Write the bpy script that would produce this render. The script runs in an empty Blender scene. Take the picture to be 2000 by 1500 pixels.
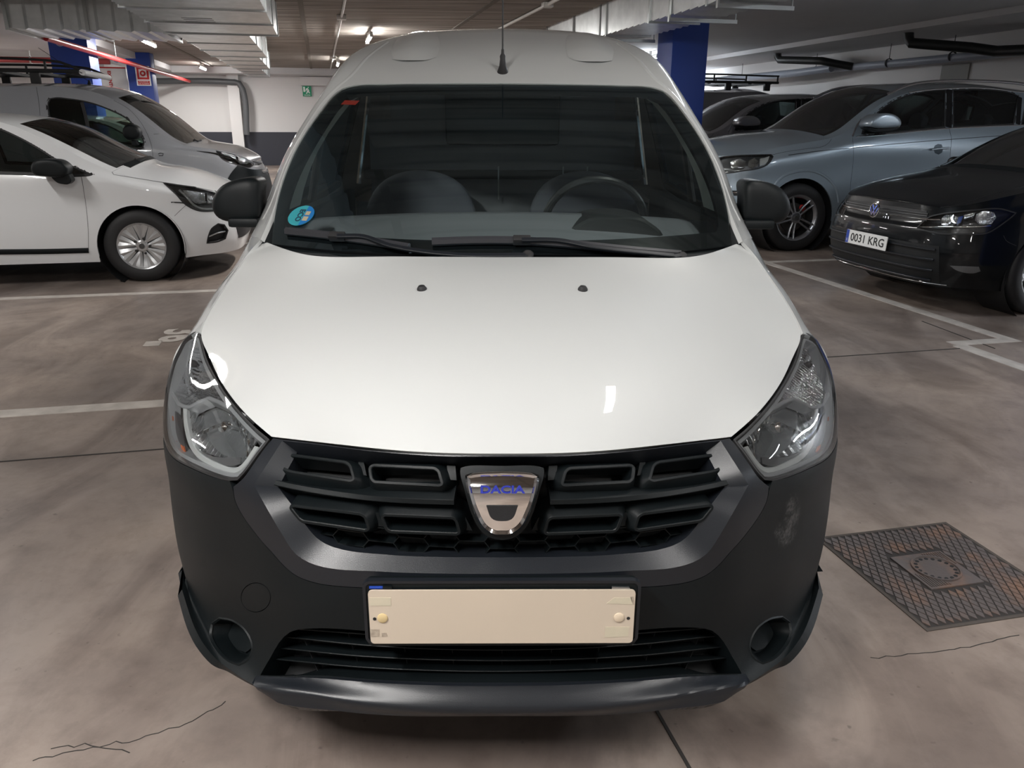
import bpy, bmesh, math, random
import numpy as np
from mathutils import Vector, Matrix
from mathutils.geometry import delaunay_2d_cdt
random.seed(4)
rng = np.random.RandomState(7)
SC = bpy.context.scene
COL = SC.collection
PI = math.pi
# ------------------------------------------------------------------ camera
FPX = 1550.0; TILT = math.radians(18.3); EYE = 1.39
YAW = math.atan((980.0 - 1000.0) / FPX); ROLL = math.radians(0.3)
def ray(px, py, canon=False):
    if canon:
        a = np.asarray(px, float) / FPX; b = (np.asarray(py, float) - 750.0) / FPX
    else:
        a0 = (np.asarray(px, float) - 1000.0) / FPX; b0 = (np.asarray(py, float) - 750.0) / FPX
        c, s = math.cos(ROLL), math.sin(ROLL)
        a = a0 * c + b0 * s; b = -a0 * s + b0 * c
    d = np.stack([a, math.cos(TILT) - b * math.sin(TILT), -math.sin(TILT) - b * math.cos(TILT)], -1)
    if not canon:
        c, s = math.cos(YAW), math.sin(YAW)
        d = np.stack([d[..., 0] * c - d[..., 1] * s, d[..., 0] * s + d[..., 1] * c, d[..., 2]], -1)
    return d
EYEP = np.array([0.0, 0.0, EYE])
_f = ray(1000, 750); _r = (ray(1001, 750) - _f) * FPX; _u = -(ray(1000, 751) - _f) * FPX
def proj(P, canon=False):
    Q = np.asarray(P, float) - EYEP
    if canon:
        zc = Q[..., 1] * math.cos(TILT) - Q[..., 2] * math.sin(TILT)
        yc = -Q[..., 1] * math.sin(TILT) - Q[..., 2] * math.cos(TILT)
        return Q[..., 0] / zc * FPX, 750.0 + yc / zc * FPX, zc
    zc = Q @ _f
    return 1000.0 + (Q @ _r) / zc * FPX, 750.0 - (Q @ _u) / zc * FPX, zc
cam = bpy.data.cameras.new('camera'); cam.sensor_width = 36.0; cam.lens = 36.0 * FPX / 2000.0
cam.clip_start = 0.02; cam.clip_end = 200
camo = bpy.data.objects.new('camera', cam); COL.objects.link(camo)
camo.matrix_world = Matrix(((_r[0], _u[0], -_f[0], 0), (_r[1], _u[1], -_f[1], 0), (_r[2], _u[2], -_f[2], EYE), (0, 0, 0, 1)))
SC.camera = camo
# ------------------------------------------------------------------ world, exposure
W = bpy.data.worlds.new('world'); SC.world = W; W.use_nodes = True
W.node_tree.nodes['Background'].inputs[0].default_value = (0.55, 0.6, 0.65, 1)
W.node_tree.nodes['Background'].inputs[1].default_value = 0.02
SC.view_settings.view_transform = 'Standard'; SC.view_settings.look = 'None'
SC.view_settings.gamma = 1.0; SC.view_settings.use_curve_mapping = False
SC.view_settings.exposure = EXPOSURE = 1.5
# garage frame: axis gx across the bays, gy along the driving lane
PHI = math.radians(12.3)
GM = Matrix.Rotation(PHI, 4, 'Z')
def G2W(p):
    p = np.asarray(p, float); c, s = math.cos(PHI), math.sin(PHI)
    return np.stack([p[..., 0] * c - p[..., 1] * s, p[..., 0] * s + p[..., 1] * c, p[..., 2]], -1)
def area(name, loc, size, power, color=(1, 1, 1), rot=None, parent=None):
    l = bpy.data.lights.new(name, 'AREA'); l.shape = 'RECTANGLE'; l.size, l.size_y = size
    l.energy = power; l.color = color
    o = bpy.data.objects.new(name, l); COL.objects.link(o)
    o.matrix_world = Matrix.Translation(Vector(G2W(loc))) @ GM @ (rot or Matrix.Identity(4))
    return o
# ------------------------------------------------------------------ materials
MATS = {}
def nmat(name):
    m = bpy.data.materials.new(name); m.use_nodes = True
    return m, m.node_tree.nodes, m.node_tree.links, m.node_tree.nodes['Principled BSDF']
def mat(name, col=(.5, .5, .5), rough=.5, metal=0., coat=0., spec=None, noise=None, bump=None, emit=None, flake=None, coatr=.03):
    """noise=(scale, colour2, contrast)  bump=(scale, strength)"""
    if name in MATS: return MATS[name]
    m, N, L, B = nmat(name)
    B.inputs['Base Color'].default_value = (*col, 1); B.inputs['Roughness'].default_value = rough
    B.inputs['Metallic'].default_value = metal; B.inputs['Coat Weight'].default_value = coat
    B.inputs['Coat Roughness'].default_value = coatr
    if spec is not None: B.inputs['Specular IOR Level'].default_value = spec
    tc = N.new('ShaderNodeTexCoord')
    if noise:
        t = N.new('ShaderNodeTexNoise'); t.inputs['Scale'].default_value = noise[0]; t.inputs['Detail'].default_value = 6
        r = N.new('ShaderNodeValToRGB'); r.color_ramp.elements[0].position = .5 - noise[2]; r.color_ramp.elements[1].position = .5 + noise[2]
        r.color_ramp.elements[0].color = (*col, 1); r.color_ramp.elements[1].color = (*noise[1], 1)
        L.new(tc.outputs['Object'], t.inputs['Vector']); L.new(t.outputs['Fac'], r.inputs[0]); L.new(r.outputs[0], B.inputs['Base Color'])
    if bump:
        t = N.new('ShaderNodeTexNoise'); t.inputs['Scale'].default_value = bump[0]; t.inputs['Detail'].default_value = 3
        b = N.new('ShaderNodeBump'); b.inputs['Strength'].default_value = bump[1]; b.inputs['Distance'].default_value = .002
        L.new(tc.outputs['Object'], t.inputs['Vector']); L.new(t.outputs['Fac'], b.inputs['Height']); L.new(b.outputs[0], B.inputs['Normal'])
    if emit:
        B.inputs['Emission Color'].default_value = (*emit[0], 1); B.inputs['Emission Strength'].default_value = emit[1]
    MATS[name] = m
    return m
def glassmat(name, tint=(.8, .85, .83), refl=1.0, rough=0.0, base=.0, ior=1.45, gt=(1, 1, 1)):
    if name in MATS: return MATS[name]
    m = bpy.data.materials.new(name); m.use_nodes = True
    N, L = m.node_tree.nodes, m.node_tree.links; N.clear()
    o = N.new('ShaderNodeOutputMaterial'); mx = N.new('ShaderNodeMixShader'); f = N.new('ShaderNodeFresnel')
    f.inputs[0].default_value = ior
    t = N.new('ShaderNodeBsdfTransparent'); t.inputs[0].default_value = (*tint, 1)
    g = N.new('ShaderNodeBsdfGlossy'); g.inputs['Roughness'].default_value = rough; g.inputs[0].default_value = (refl * gt[0], refl * gt[1], refl * gt[2], 1)
    a = N.new('ShaderNodeMath'); a.operation = 'ADD'; a.inputs[1].default_value = base; a.use_clamp = True
    L.new(f.outputs[0], a.inputs[0]); L.new(a.outputs[0], mx.inputs[0]); L.new(t.outputs[0], mx.inputs[1]); L.new(g.outputs[0], mx.inputs[2])
    L.new(mx.outputs[0], o.inputs[0]); MATS[name] = m
    return m
# ------------------------------------------------------------------ objects
INV = {}            # object name -> world-to-root matrix
def root(name, label, cat, loc=(0, 0, 0), rot=None, group=None, kind=None):
    o = bpy.data.objects.new(name, None); o.empty_display_size = .2; COL.objects.link(o)
    M = Matrix.Translation(Vector(loc)) @ (rot or Matrix.Identity(4)); o.matrix_world = M
    INV[o.name] = np.array(M.inverted())
    if label: o['label'] = label
    if cat: o['category'] = cat
    if group: o['group'] = group
    if kind: o['kind'] = kind
    return o
def tag(o, label=None, cat=None, group=None, kind=None):
    if label: o['label'] = label
    if cat: o['category'] = cat
    if group: o['group'] = group
    if kind: o['kind'] = kind
    return o
def mesh(name, V, F, m, parent=None, N=None, sharp=None, smooth=True, label=None, frame=None, clean=False):
    V = np.asarray(V, float).reshape(-1, 3)
    inv = INV.get(parent.name) if parent is not None else None
    org = None
    if inv is not None:
        V = V @ inv[:3, :3].T + inv[:3, 3]
        if N is not None: N = np.asarray(N) @ inv[:3, :3].T
    elif parent is None:
        org = np.array([(V[:, 0].min() + V[:, 0].max()) / 2, (V[:, 1].min() + V[:, 1].max()) / 2, V[:, 2].min()]); V = V - org
    me = bpy.data.meshes.new(name); me.from_pydata(V.tolist(), [], F if isinstance(F, list) else F.tolist()); me.validate(clean_customdata=False)
    if m is not None:
        for q in (m if isinstance(m, (list, tuple)) else [m]): me.materials.append(q)
    if smooth:
        me.polygons.foreach_set('use_smooth', [True] * len(me.polygons))
        if sharp: me.set_sharp_from_angle(angle=math.radians(sharp))
    me.update()
    if N is not None and smooth and len(me.vertices) == len(N):
        me.normals_split_custom_set_from_vertices([tuple(x) for x in N])
    o = bpy.data.objects.new(name, me); COL.objects.link(o)
    if parent is not None:
        o.parent = parent; INV[o.name] = inv if inv is not None else np.eye(4)
    else:
        o.location = org; M = np.eye(4); M[:3, 3] = -org; INV[o.name] = M
    if label: o['label'] = label
    return o
class MB:
    """collects simple solids, then builds ONE mesh object"""
    def __init__(s): s.V = []; s.F = []; s.n = 0
    def add(s, V, F):
        V = np.asarray(V, float).reshape(-1, 3); s.V.append(V)
        s.F += [[i + s.n for i in f] for f in F]; s.n += len(V); return s
    def box(s, lo, hi, M=None, bev=0.0):
        lo = np.array(lo, float); hi = np.array(hi, float)
        if bev <= 0:
            V = np.array([[x, y, z] for x in (lo[0], hi[0]) for y in (lo[1], hi[1]) for z in (lo[2], hi[2])])
            F = [[0, 1, 3, 2], [4, 6, 7, 5], [0, 4, 5, 1], [2, 3, 7, 6], [0, 2, 6, 4], [1, 5, 7, 3]]
        else:
            b = bmesh.new(); bmesh.ops.create_cube(b, size=1)
            for v in b.verts: v.co = Vector((lo + hi) / 2) + Vector(np.array(v.co) * (hi - lo))
            bmesh.ops.bevel(b, geom=b.edges[:], offset=bev, segments=2, profile=.6, affect='EDGES')
            b.verts.index_update(); V = np.array([v.co[:] for v in b.verts]); F = [[v.index for v in f.verts] for f in b.faces]; b.free()
        if M is not None: V = xf(M, V)
        return s.add(V, F)
    def rbox(s, c, size, r, M=None, p=4.0, n=10):
        """rounded superellipsoid block"""
        V = []; F = []
        th = np.linspace(-PI / 2, PI / 2, n + 1); ph = np.linspace(0, 2 * PI, 2 * n, endpoint=False)
        f = lambda a: np.sign(a) * np.abs(a) ** (2 / p)
        for t in th:
            for q in ph: V.append([c[0] + size[0] / 2 * f(math.cos(t)) * f(math.cos(q)), c[1] + size[1] / 2 * f(math.cos(t)) * f(math.sin(q)), c[2] + size[2] / 2 * f(math.sin(t))])
        m = 2 * n
        for i in range(n):
            for j in range(m): F.append([i * m + j, i * m + (j + 1) % m, (i + 1) * m + (j + 1) % m, (i + 1) * m + j])
        V = np.array(V)
        if M is not None: V = xf(M, V)
        return s.add(V, F)
    def tube(s, pts, r, n=8, caps=True):
        pts = np.asarray(pts, float); k = len(pts); rr = np.broadcast_to(np.asarray(r, float), (k,))
        T = np.gradient(pts, axis=0); T /= np.linalg.norm(T, axis=1)[:, None] + 1e-12
        a = np.array([0, 0, 1.]) if abs(T[0][2]) < .9 else np.array([1., 0, 0])
        u = np.cross(T[0], a); u /= np.linalg.norm(u); V = []
        for i in range(k):
            u = u - T[i] * (u @ T[i]); u /= np.linalg.norm(u); w = np.cross(T[i], u)
            for j in range(n):
                q = 2 * PI * j / n; V.append(pts[i] + rr[i] * (u * math.cos(q) + w * math.sin(q)))
        F = [[i * n + j, i * n + (j + 1) % n, (i + 1) * n + (j + 1) % n, (i + 1) * n + j] for i in range(k - 1) for j in range(n)]
        if caps: F += [list(range(n))[::-1], [(k - 1) * n + j for j in range(n)]]
        return s.add(V, F)
    def lathe(s, prof, c, ax, n=32, a0=0., a1=2 * PI):
        """prof: list of (along axis, radius)"""
        ax = np.array(ax, float); ax /= np.linalg.norm(ax); h = np.array([0, 0, 1.]) if abs(ax[2]) < .9 else np.array([1., 0, 0])
        u = np.cross(ax, h); u /= np.linalg.norm(u); w = np.cross(ax, u); c = np.array(c, float); V = []
        for (d, r) in prof:
            for j in range(n):
                q = a0 + (a1 - a0) * j / n; V.append(c + ax * d + r * (u * math.cos(q) + w * math.sin(q)))
        k = len(prof)
        F = [[i * n + j, i * n + (j + 1) % n, (i + 1) * n + (j + 1) % n, (i + 1) * n + j] for i in range(k - 1) for j in range(n)]
        return s.add(V, F)
    def prism(s, poly, h0, h1, M):
        """poly 2D extruded along local z, M maps local->world"""
        n = len(poly); V = [[p[0], p[1], h0] for p in poly] + [[p[0], p[1], h1] for p in poly]
        F = [list(range(n))[::-1], [n + i for i in range(n)]] + [[i, (i + 1) % n, n + (i + 1) % n, n + i] for i in range(n)]
        return s.add(xf(M, np.array(V)), F)
    def build(s, name, m, parent=None, sharp=35, label=None, smooth=True):
        return mesh(name, np.concatenate(s.V), s.F, m, parent, sharp=sharp, label=label, smooth=smooth)
def xf(M, V):
    M = np.array(M); return np.asarray(V) @ M[:3, :3].T + M[:3, 3]
GMn = np.array(GM)
def text(name, s, size, M, m, parent, depth=.001, bold=0., width=None, label=None, align='CENTER', spacing=1.0):
    c = bpy.data.curves.new(name, 'FONT'); c.body = s; c.size = size; c.extrude = depth; c.offset = bold
    c.align_x = align; c.align_y = 'CENTER'; c.space_character = spacing; c.resolution_u = 3
    o = bpy.data.objects.new(name, c); COL.objects.link(o)
    dg = bpy.context.evaluated_depsgraph_get(); me = bpy.data.meshes.new_from_object(o.evaluated_get(dg))
    V = np.array([v.co[:] for v in me.vertices]); F = [list(p.vertices) for p in me.polygons]
    bpy.data.objects.remove(o); bpy.data.curves.remove(c); bpy.data.meshes.remove(me)
    if width:
        k = width / (V[:, 0].max() - V[:, 0].min()); V[:, 0] *= k
    return mesh(name, xf(M, V), F, m, parent, smooth=False, label=label)
def copy_tree(o, parent=None):
    c = o.copy(); COL.objects.link(c); c.parent = parent
    if parent is not None: c.matrix_parent_inverse = o.matrix_parent_inverse
    for ch in list(o.children): copy_tree(ch, c)
    return c
# ------------------------------------------------------------------ spline surfaces
def _natural(k):
    n = len(k); h = np.diff(k); A = np.eye(n); B = np.zeros((n, n))
    for i in range(1, n - 1):
        A[i, i - 1] = h[i - 1]; A[i, i] = 2 * (h[i - 1] + h[i]); A[i, i + 1] = h[i]
        B[i, i - 1] = 6 / h[i - 1]; B[i, i + 1] = 6 / h[i]; B[i, i] = -6 / h[i - 1] - 6 / h[i]
    return np.linalg.solve(A, B)
def _weights(k, M, t, tau):
    n = len(k); t = np.clip(t, k[0], k[-1]); i = np.clip(np.searchsorted(k, t, side='right') - 1, 0, n - 2)
    h = k[i + 1] - k[i]; b = (t - k[i]) / h; a = 1 - b; Wt = np.zeros((len(t), n)); r = np.arange(len(t))
    Wt[r, i] += a; Wt[r, i + 1] += b
    Wt += tau * (((a ** 3 - a) * h * h / 6)[:, None] * M[i] + ((b ** 3 - b) * h * h / 6)[:, None] * M[i + 1])
    return Wt
class Surf:
    """net[i][j]: i along, j across.  sym: mirrored about x=0 at j=0"""
    def __init__(s, net, sym=False, tau=(1., 1.), canon=False, sub=8, flip=None, side=1, M=None):
        net = np.array(net, float)
        if sym:
            mr = net[:, :0:-1].copy(); mr[..., 0] *= -1; net = np.concatenate([mr, net], 1)
        s.net = net; s.canon = canon; s.tau = tau
        s.ku = np.concatenate([[0], np.cumsum(np.maximum(1e-3, np.linalg.norm(np.diff(net, axis=0), axis=2).mean(1)))])
        s.kv = np.concatenate([[0], np.cumsum(np.maximum(1e-3, np.linalg.norm(np.diff(net, axis=1), axis=2).mean(0)))])
        if sym: s.kv -= s.kv[-1] / 2
        s.Mu = _natural(s.ku); s.Mv = _natural(s.kv); s.sgn = 1.0
        gu = s._dense(s.ku, sub); gv = s._dense(s.kv, sub); s.gu, s.gv = gu, gv
        UU, VV = np.meshgrid(gu, gv, indexing='ij'); s.GU, s.GV = UU, VV
        P = s.ev(UU.ravel(), VV.ravel()); N = s.nrm(UU.ravel(), VV.ravel())
        if flip is None:
            px, py, d = proj(P, canon); ok = (np.abs(N).sum(1) > 0)
            # normals should look away from the centroid of the mirrored pair / toward the eye for the closest point
            kk = np.argsort(d)[:max(9, len(d) // 50)]
            if ((EYEP - P[kk]) * N[kk]).sum() < 0: s.sgn = -1.0
        elif flip: s.sgn = -1.0
        s.P = P.reshape(UU.shape + (3,)); s.N = (N * s.sgn).reshape(UU.shape + (3,)); s._tri = {}
    def _dense(s, k, sub): return np.concatenate([np.linspace(k[i], k[i + 1], sub, endpoint=False) for i in range(len(k) - 1)] + [[k[-1]]])
    def ev(s, u, v, off=0.0):
        u = np.atleast_1d(np.asarray(u, float)); v = np.atleast_1d(np.asarray(v, float))
        P = np.einsum('pi,ijk,pj->pk', _weights(s.ku, s.Mu, u, s.tau[0]), s.net, _weights(s.kv, s.Mv, v, s.tau[1]), optimize=True)
        if np.any(off): P = P + s.nrm(u, v) * np.broadcast_to(np.asarray(off, float), (len(u),))[:, None]
        return P
    def nrm(s, u, v):
        u = np.atleast_1d(u); v = np.atleast_1d(v); e = 2e-3
        a = s.ev(np.minimum(u + e, s.ku[-1]), v) - s.ev(np.maximum(u - e, s.ku[0]), v)
        b = s.ev(u, np.minimum(v + e, s.kv[-1])) - s.ev(u, np.maximum(v - e, s.kv[0]))
        n = np.cross(a, b); n /= np.linalg.norm(n, axis=1)[:, None] + 1e-15
        return n * s.sgn
    def _tris(s, off):
        key = round(off, 5)
        if key not in s._tri:
            P = s.P + s.N * off; px, py, d = proj(P, s.canon); A = np.stack([px, py, d, s.GU, s.GV], -1)
            a, b, c, e = A[:-1, :-1], A[1:, :-1], A[1:, 1:], A[:-1, 1:]
            T = np.concatenate([np.stack([a, b, c], -2).reshape(-1, 3, 5), np.stack([a, c, e], -2).reshape(-1, 3, 5)])
            T = T[(T[:, :, 2] > .05).all(1)]
            s._tri[key] = (T, A.reshape(-1, 5))
        return s._tri[key]
    def inv(s, pts, off=0.0):
        """pixels -> (u,v) on the surface as the camera sees it"""
        T, A = s._tris(off); out = []
        a, b, c = T[:, 0, :2], T[:, 1, :2], T[:, 2, :2]; e1 = b - a; e2 = c - a
        den = e1[:, 0] * e2[:, 1] - e1[:, 1] * e2[:, 0]; den = np.where(np.abs(den) < 1e-9, 1e-9, den)
        for q in pts:
            w = np.array(q, float) - a
            l1 = (w[:, 0] * e2[:, 1] - w[:, 1] * e2[:, 0]) / den; l2 = (e1[:, 0] * w[:, 1] - e1[:, 1] * w[:, 0]) / den
            ok = np.where((l1 >= -1e-6) & (l2 >= -1e-6) & (l1 + l2 <= 1 + 1e-6))[0]
            if len(ok):
                dd = T[ok, 0, 2] * (1 - l1[ok] - l2[ok]) + T[ok, 1, 2] * l1[ok] + T[ok, 2, 2] * l2[ok]; k = ok[np.argmin(dd)]
                out.append(T[k, 0, 3:] * (1 - l1[k] - l2[k]) + T[k, 1, 3:] * l1[k] + T[k, 2, 3:] * l2[k])
            else:
                dist = (A[:, 0] - q[0]) ** 2 + (A[:, 1] - q[1]) ** 2 + (A[:, 2] - A[:, 2].min()) * 2
                out.append(A[np.argmin(dist), 3:])
        return np.array(out)
    def inv3(s, pts, w=(1, 1, 1), side=None):
        Q = s.P.reshape(-1, 3); UV = np.stack([s.GU.ravel(), s.GV.ravel()], -1); w = np.array(w, float)
        if side is not None:
            k = Q[:, 0] * side > 0; Q = Q[k]; UV = UV[k]
        out = []
        for p in pts: out.append(UV[np.argmin((((Q - np.array(p)) * w) ** 2).sum(1))])
        uv = np.array(out); tgt = np.array(pts, float); e = 1e-3
        for _ in range(12):
            P0 = s.ev(uv[:, 0], uv[:, 1]); r = (P0 - tgt) * w
            a = (s.ev(uv[:, 0] + e, uv[:, 1]) - s.ev(uv[:, 0] - e, uv[:, 1])) / (2 * e) * w; b = (s.ev(uv[:, 0], uv[:, 1] + e) - s.ev(uv[:, 0], uv[:, 1] - e)) / (2 * e) * w
            aa, ab, bb, ar, br = (a * a).sum(1) + 1e-6, (a * b).sum(1), (b * b).sum(1) + 1e-6, (a * r).sum(1), (b * r).sum(1); det = aa * bb - ab * ab + 1e-9
            du = -(bb * ar - ab * br) / det; dv = -(aa * br - ab * ar) / det
            uv = uv + np.clip(np.stack([du, dv], 1), -.06, .06); uv[:, 0] = np.clip(uv[:, 0], s.ku[0] + .0015, s.ku[-1] - .0015); uv[:, 1] = np.clip(uv[:, 1], s.kv[0] + .0015, s.kv[-1] - .0015)
        return uv
def dens(poly, step=10., closed=True):
    poly = np.array(poly, float); out = []; n = len(poly)
    for i in range(n if closed else n - 1):
        a, b = poly[i], poly[(i + 1) % n]; k = max(1, int(np.linalg.norm(b - a) / step))
        out += [a + (b - a) * t / k for t in range(k)]
    if not closed: out.append(poly[-1])
    return np.array(out)
def smooth(poly, step=10., closed=True, corner=42):
    """Catmull-Rom through the points, corners sharper than `corner` degrees stay"""
    P = np.array(poly, float); n = len(P); out = []
    def tan(i):
        if not closed and (i == 0 or i == n - 1): return None
        a, b, c = P[(i - 1) % n], P[i], P[(i + 1) % n]; d1 = b - a; d2 = c - b
        ca = d1 @ d2 / (np.linalg.norm(d1) * np.linalg.norm(d2) + 1e-12)
        if ca < math.cos(math.radians(corner)): return None
        t = d1 / np.linalg.norm(d1) + d2 / np.linalg.norm(d2); return t / (np.linalg.norm(t) + 1e-12)
    for i in range(n if closed else n - 1):
        a, b = P[i], P[(i + 1) % n]; L = np.linalg.norm(b - a); ta, tb = tan(i), tan((i + 1) % n)
        d = b - a
        ta = d if ta is None else ta * L; tb = d if tb is None else tb * L; k = max(1, int(L / step))
        for t in np.arange(k) / k: out.append((2 * t ** 3 - 3 * t * t + 1) * a + (t ** 3 - 2 * t * t + t) * ta + (-2 * t ** 3 + 3 * t * t) * b + (t ** 3 - t * t) * tb)
    if not closed: out.append(P[-1])
    return np.array(out)
def inset(poly, d):
    """shrink a closed polygon (any orientation) by d"""
    P = np.array(poly, float); k = np.linalg.norm(P - np.roll(P, 1, 0), axis=1) > 1e-7; P = P[k]
    ar = 0.5 * np.sum(P[:, 0] * np.roll(P[:, 1], -1) - np.roll(P[:, 0], -1) * P[:, 1]); sg = 1 if ar > 0 else -1
    e = np.roll(P, -1, 0) - P; e /= np.linalg.norm(e, axis=1)[:, None] + 1e-12; nn = np.stack([-e[:, 1], e[:, 0]], 1) * sg
    m = nn + np.roll(nn, 1, 0); l = np.maximum((m * m).sum(1), .5); return P + m * (2 * d / l)[:, None]
def inpoly(x, y, poly):
    P = np.asarray(poly); r = np.zeros(len(x), bool); j = len(P) - 1
    for i in range(len(P)):
        c = ((P[i, 1] > y) != (P[j, 1] > y)); dy = P[j, 1] - P[i, 1]
        with np.errstate(divide='ignore', invalid='ignore'):
            r ^= c & (x < (P[j, 0] - P[i, 0]) * (y - P[i, 1]) / (dy if dy != 0 else 1e-12) + P[i, 0])
        j = i
    return r
def patch(name, S, outl, m, parent=None, holes=(), h=.03, off=0.0, flange=.01, label=None, flip_v=False, offfn=None, nosurf=False, roll=0.0):
    """sheet on surface S bounded by the (u,v) outline, with holes and an inward rim"""
    loops = [np.array(l, float) for l in [outl] + list(holes)]
    loops2 = []
    for l in loops:
        k = np.linalg.norm(l - np.roll(l, 1, 0), axis=1) > 1e-5; loops2.append(l[k])
    loops = loops2; lo = loops[0].min(0); hi = loops[0].max(0)
    gx = np.arange(lo[0] + h * .5, hi[0], h); gy = np.arange(lo[1] + h * .5, hi[1], h); X, Y = np.meshgrid(gx, gy, indexing='ij'); X = X.ravel(); Y = Y.ravel()
    ins = inpoly(X, Y, loops[0])
    for l in loops[1:]: ins &= ~inpoly(X, Y, l)
    pts = np.stack([X[ins], Y[ins]], 1); allb = np.concatenate(loops)
    if len(pts):
        keep = np.ones(len(pts), bool)
        for i in range(0, len(pts), 500):
            keep[i:i + 500] = (((pts[i:i + 500, None] - allb[None]) ** 2).sum(2).min(1) > (h * .45) ** 2)
        pts = pts[keep]
    V2 = np.concatenate([allb, pts]); E = []; n = 0
    for l in loops:
        k = len(l); E += [(n + i, n + (i + 1) % k) for i in range(k)]; n += k
    vs, es, fs, *_ = delaunay_2d_cdt([Vector(p) for p in V2], E, [], 0, 1e-6)
    vs = np.array([v[:] for v in vs]); fs = np.array([list(f) for f in fs if len(f) == 3])
    c = vs[fs].mean(1); k = inpoly(c[:, 0], c[:, 1], loops[0])
    for l in loops[1:]: k &= ~inpoly(c[:, 0], c[:, 1], l)
    a = vs[fs]; ar = (a[:, 1, 0] - a[:, 0, 0]) * (a[:, 2, 1] - a[:, 0, 1]) - (a[:, 1, 1] - a[:, 0, 1]) * (a[:, 2, 0] - a[:, 0, 0])
    fs = fs[k & (np.abs(ar) > 1e-10)]
    used = np.unique(fs); remap = -np.ones(len(vs), int); remap[used] = np.arange(len(used)); vs = vs[used]; fs = remap[fs]
    u, v = vs[:, 0], (-vs[:, 1] if flip_v else vs[:, 1])
    o = off if offfn is None else off + offfn(vs[:, 0], vs[:, 1])
    P = S.ev(u, v, o); N = S.nrm(u, v)
    if offfn is not None: N = None
    fn = np.cross(P[fs[:, 1]] - P[fs[:, 0]], P[fs[:, 2]] - P[fs[:, 0]]); Nf = S.nrm(u, v)[fs[:, 0]]
    bad = (fn * Nf).sum(1) < 0; fs[bad] = fs[bad][:, ::-1]
    if flange:
        ed = {}
        for t in fs:
            for i in range(3):
                e = (t[i], t[(i + 1) % 3]); ed[e] = 1
        b = [e for e in ed if (e[1], e[0]) not in ed]
        if b:
            b = np.array(b); n0 = len(P); Nn = S.nrm(u, v)
            A, B = P[b[:, 0]], P[b[:, 1]]; A2 = A - Nn[b[:, 0]] * flange; B2 = B - Nn[b[:, 1]] * flange
            q = np.cross(B - A, Nn[b[:, 0]]); q /= np.linalg.norm(q, axis=1)[:, None] + 1e-12
            k = len(b); P = np.concatenate([P, A, B, A2, B2]); idx = n0 + np.arange(k)
            ff = np.stack([idx + k, idx, idx + 2 * k, idx + 3 * k], 1)
            if N is not None: N = np.concatenate([N, q, q, q, q])
            F = fs.tolist() + ff.tolist()
        else: F = fs.tolist()
    else: F = fs.tolist()
    return mesh(name, P, F, m, parent, N=N, label=label, sharp=None if N is not None else 40)
def ribbon(name, P, N, prof, m, parent, closed=False, sharp=35, label=None):
    """sweep a profile [(side, up)...] along points P with surface normals N; one mesh"""
    mb = MB(); sweep(mb, P, N, prof, closed); return mb.build(name, m, parent, sharp=sharp, label=label)
def sweep(mb, P, N, prof, closed=False):
    P = np.asarray(P, float); N = np.asarray(N, float); n = len(P)
    T = (np.roll(P, -1, 0) - np.roll(P, 1, 0)) if closed else np.gradient(P, axis=0)
    T /= np.linalg.norm(T, axis=1)[:, None] + 1e-12; Sd = np.cross(T, N); Sd /= np.linalg.norm(Sd, axis=1)[:, None] + 1e-12
    k = len(prof); V = []
    for i in range(n):
        for (a, b) in prof: V.append(P[i] + Sd[i] * a + N[i] * b)
    F = []
    for i in range(n if closed else n - 1):
        j = (i + 1) % n
        for q in range(k): F.append([i * k + q, i * k + (q + 1) % k, j * k + (q + 1) % k, j * k + q])
    if not closed: F += [list(range(k))[::-1], [(n - 1) * k + q for q in range(k)]]
    return mb.add(V, F)
def path(S, px, off=0.0, step=6., closed=False, flip_v=False, sm=True):
    """pixel polyline -> points and normals on S"""
    q = smooth(px, step, closed) if sm else dens(px, step, closed); uv = S.inv(q, off)
    v = -uv[:, 1] if flip_v else uv[:, 1]
    return S.ev(uv[:, 0], v, off), S.nrm(uv[:, 0], v)
def rounded(poly, r, step=4., k=4):
    P = np.array(poly, float); n = len(P); out = []
    for i in range(n):
        a, b, c = P[i - 1], P[i], P[(i + 1) % n]; d1 = (a - b) / np.linalg.norm(a - b); d2 = (c - b) / np.linalg.norm(c - b)
        q = min(r, np.linalg.norm(a - b) * .45, np.linalg.norm(c - b) * .45); s, e = b + d1 * q, b + d2 * q
        out += [s * (1 - t) ** 2 + 2 * b * t * (1 - t) + e * t * t for t in np.linspace(0, 1, k)]
    return dens(out, step)
def rect(w, h0, h1, c=.0):
    c = min(c, w * .45)
    return [(-w / 2, h0), (w / 2, h0), (w / 2, h1 - c), (w / 2 - c, h1), (-w / 2 + c, h1), (-w / 2, h1 - c)] if c else [(-w / 2, h0), (w / 2, h0), (w / 2, h1), (-w / 2, h1)]
def uvrect(S, n=24, u0=None, u1=None, v0=None, v1=None):
    u0 = S.ku[0] if u0 is None else u0; u1 = S.ku[-1] if u1 is None else u1; v0 = S.kv[0] if v0 is None else v0; v1 = S.kv[-1] if v1 is None else v1
    a = np.linspace(0, 1, n, endpoint=False)
    return np.concatenate([np.stack([u0 + (u1 - u0) * a, v0 + 0 * a], 1), np.stack([u1 + 0 * a, v0 + (v1 - v0) * a], 1), np.stack([u1 + (u0 - u1) * a, v1 + 0 * a], 1), np.stack([u0 + 0 * a, v1 + (v0 - v1) * a], 1)])
def symloop(uv):
    """right-half open (u,v) chain starting and ending at the centre -> closed symmetric loop"""
    uv = np.array(uv); uv[0, 1] = 0; uv[-1, 1] = 0; m = uv[::-1][1:-1].copy(); m[:, 1] *= -1
    return np.concatenate([uv, m])
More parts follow.
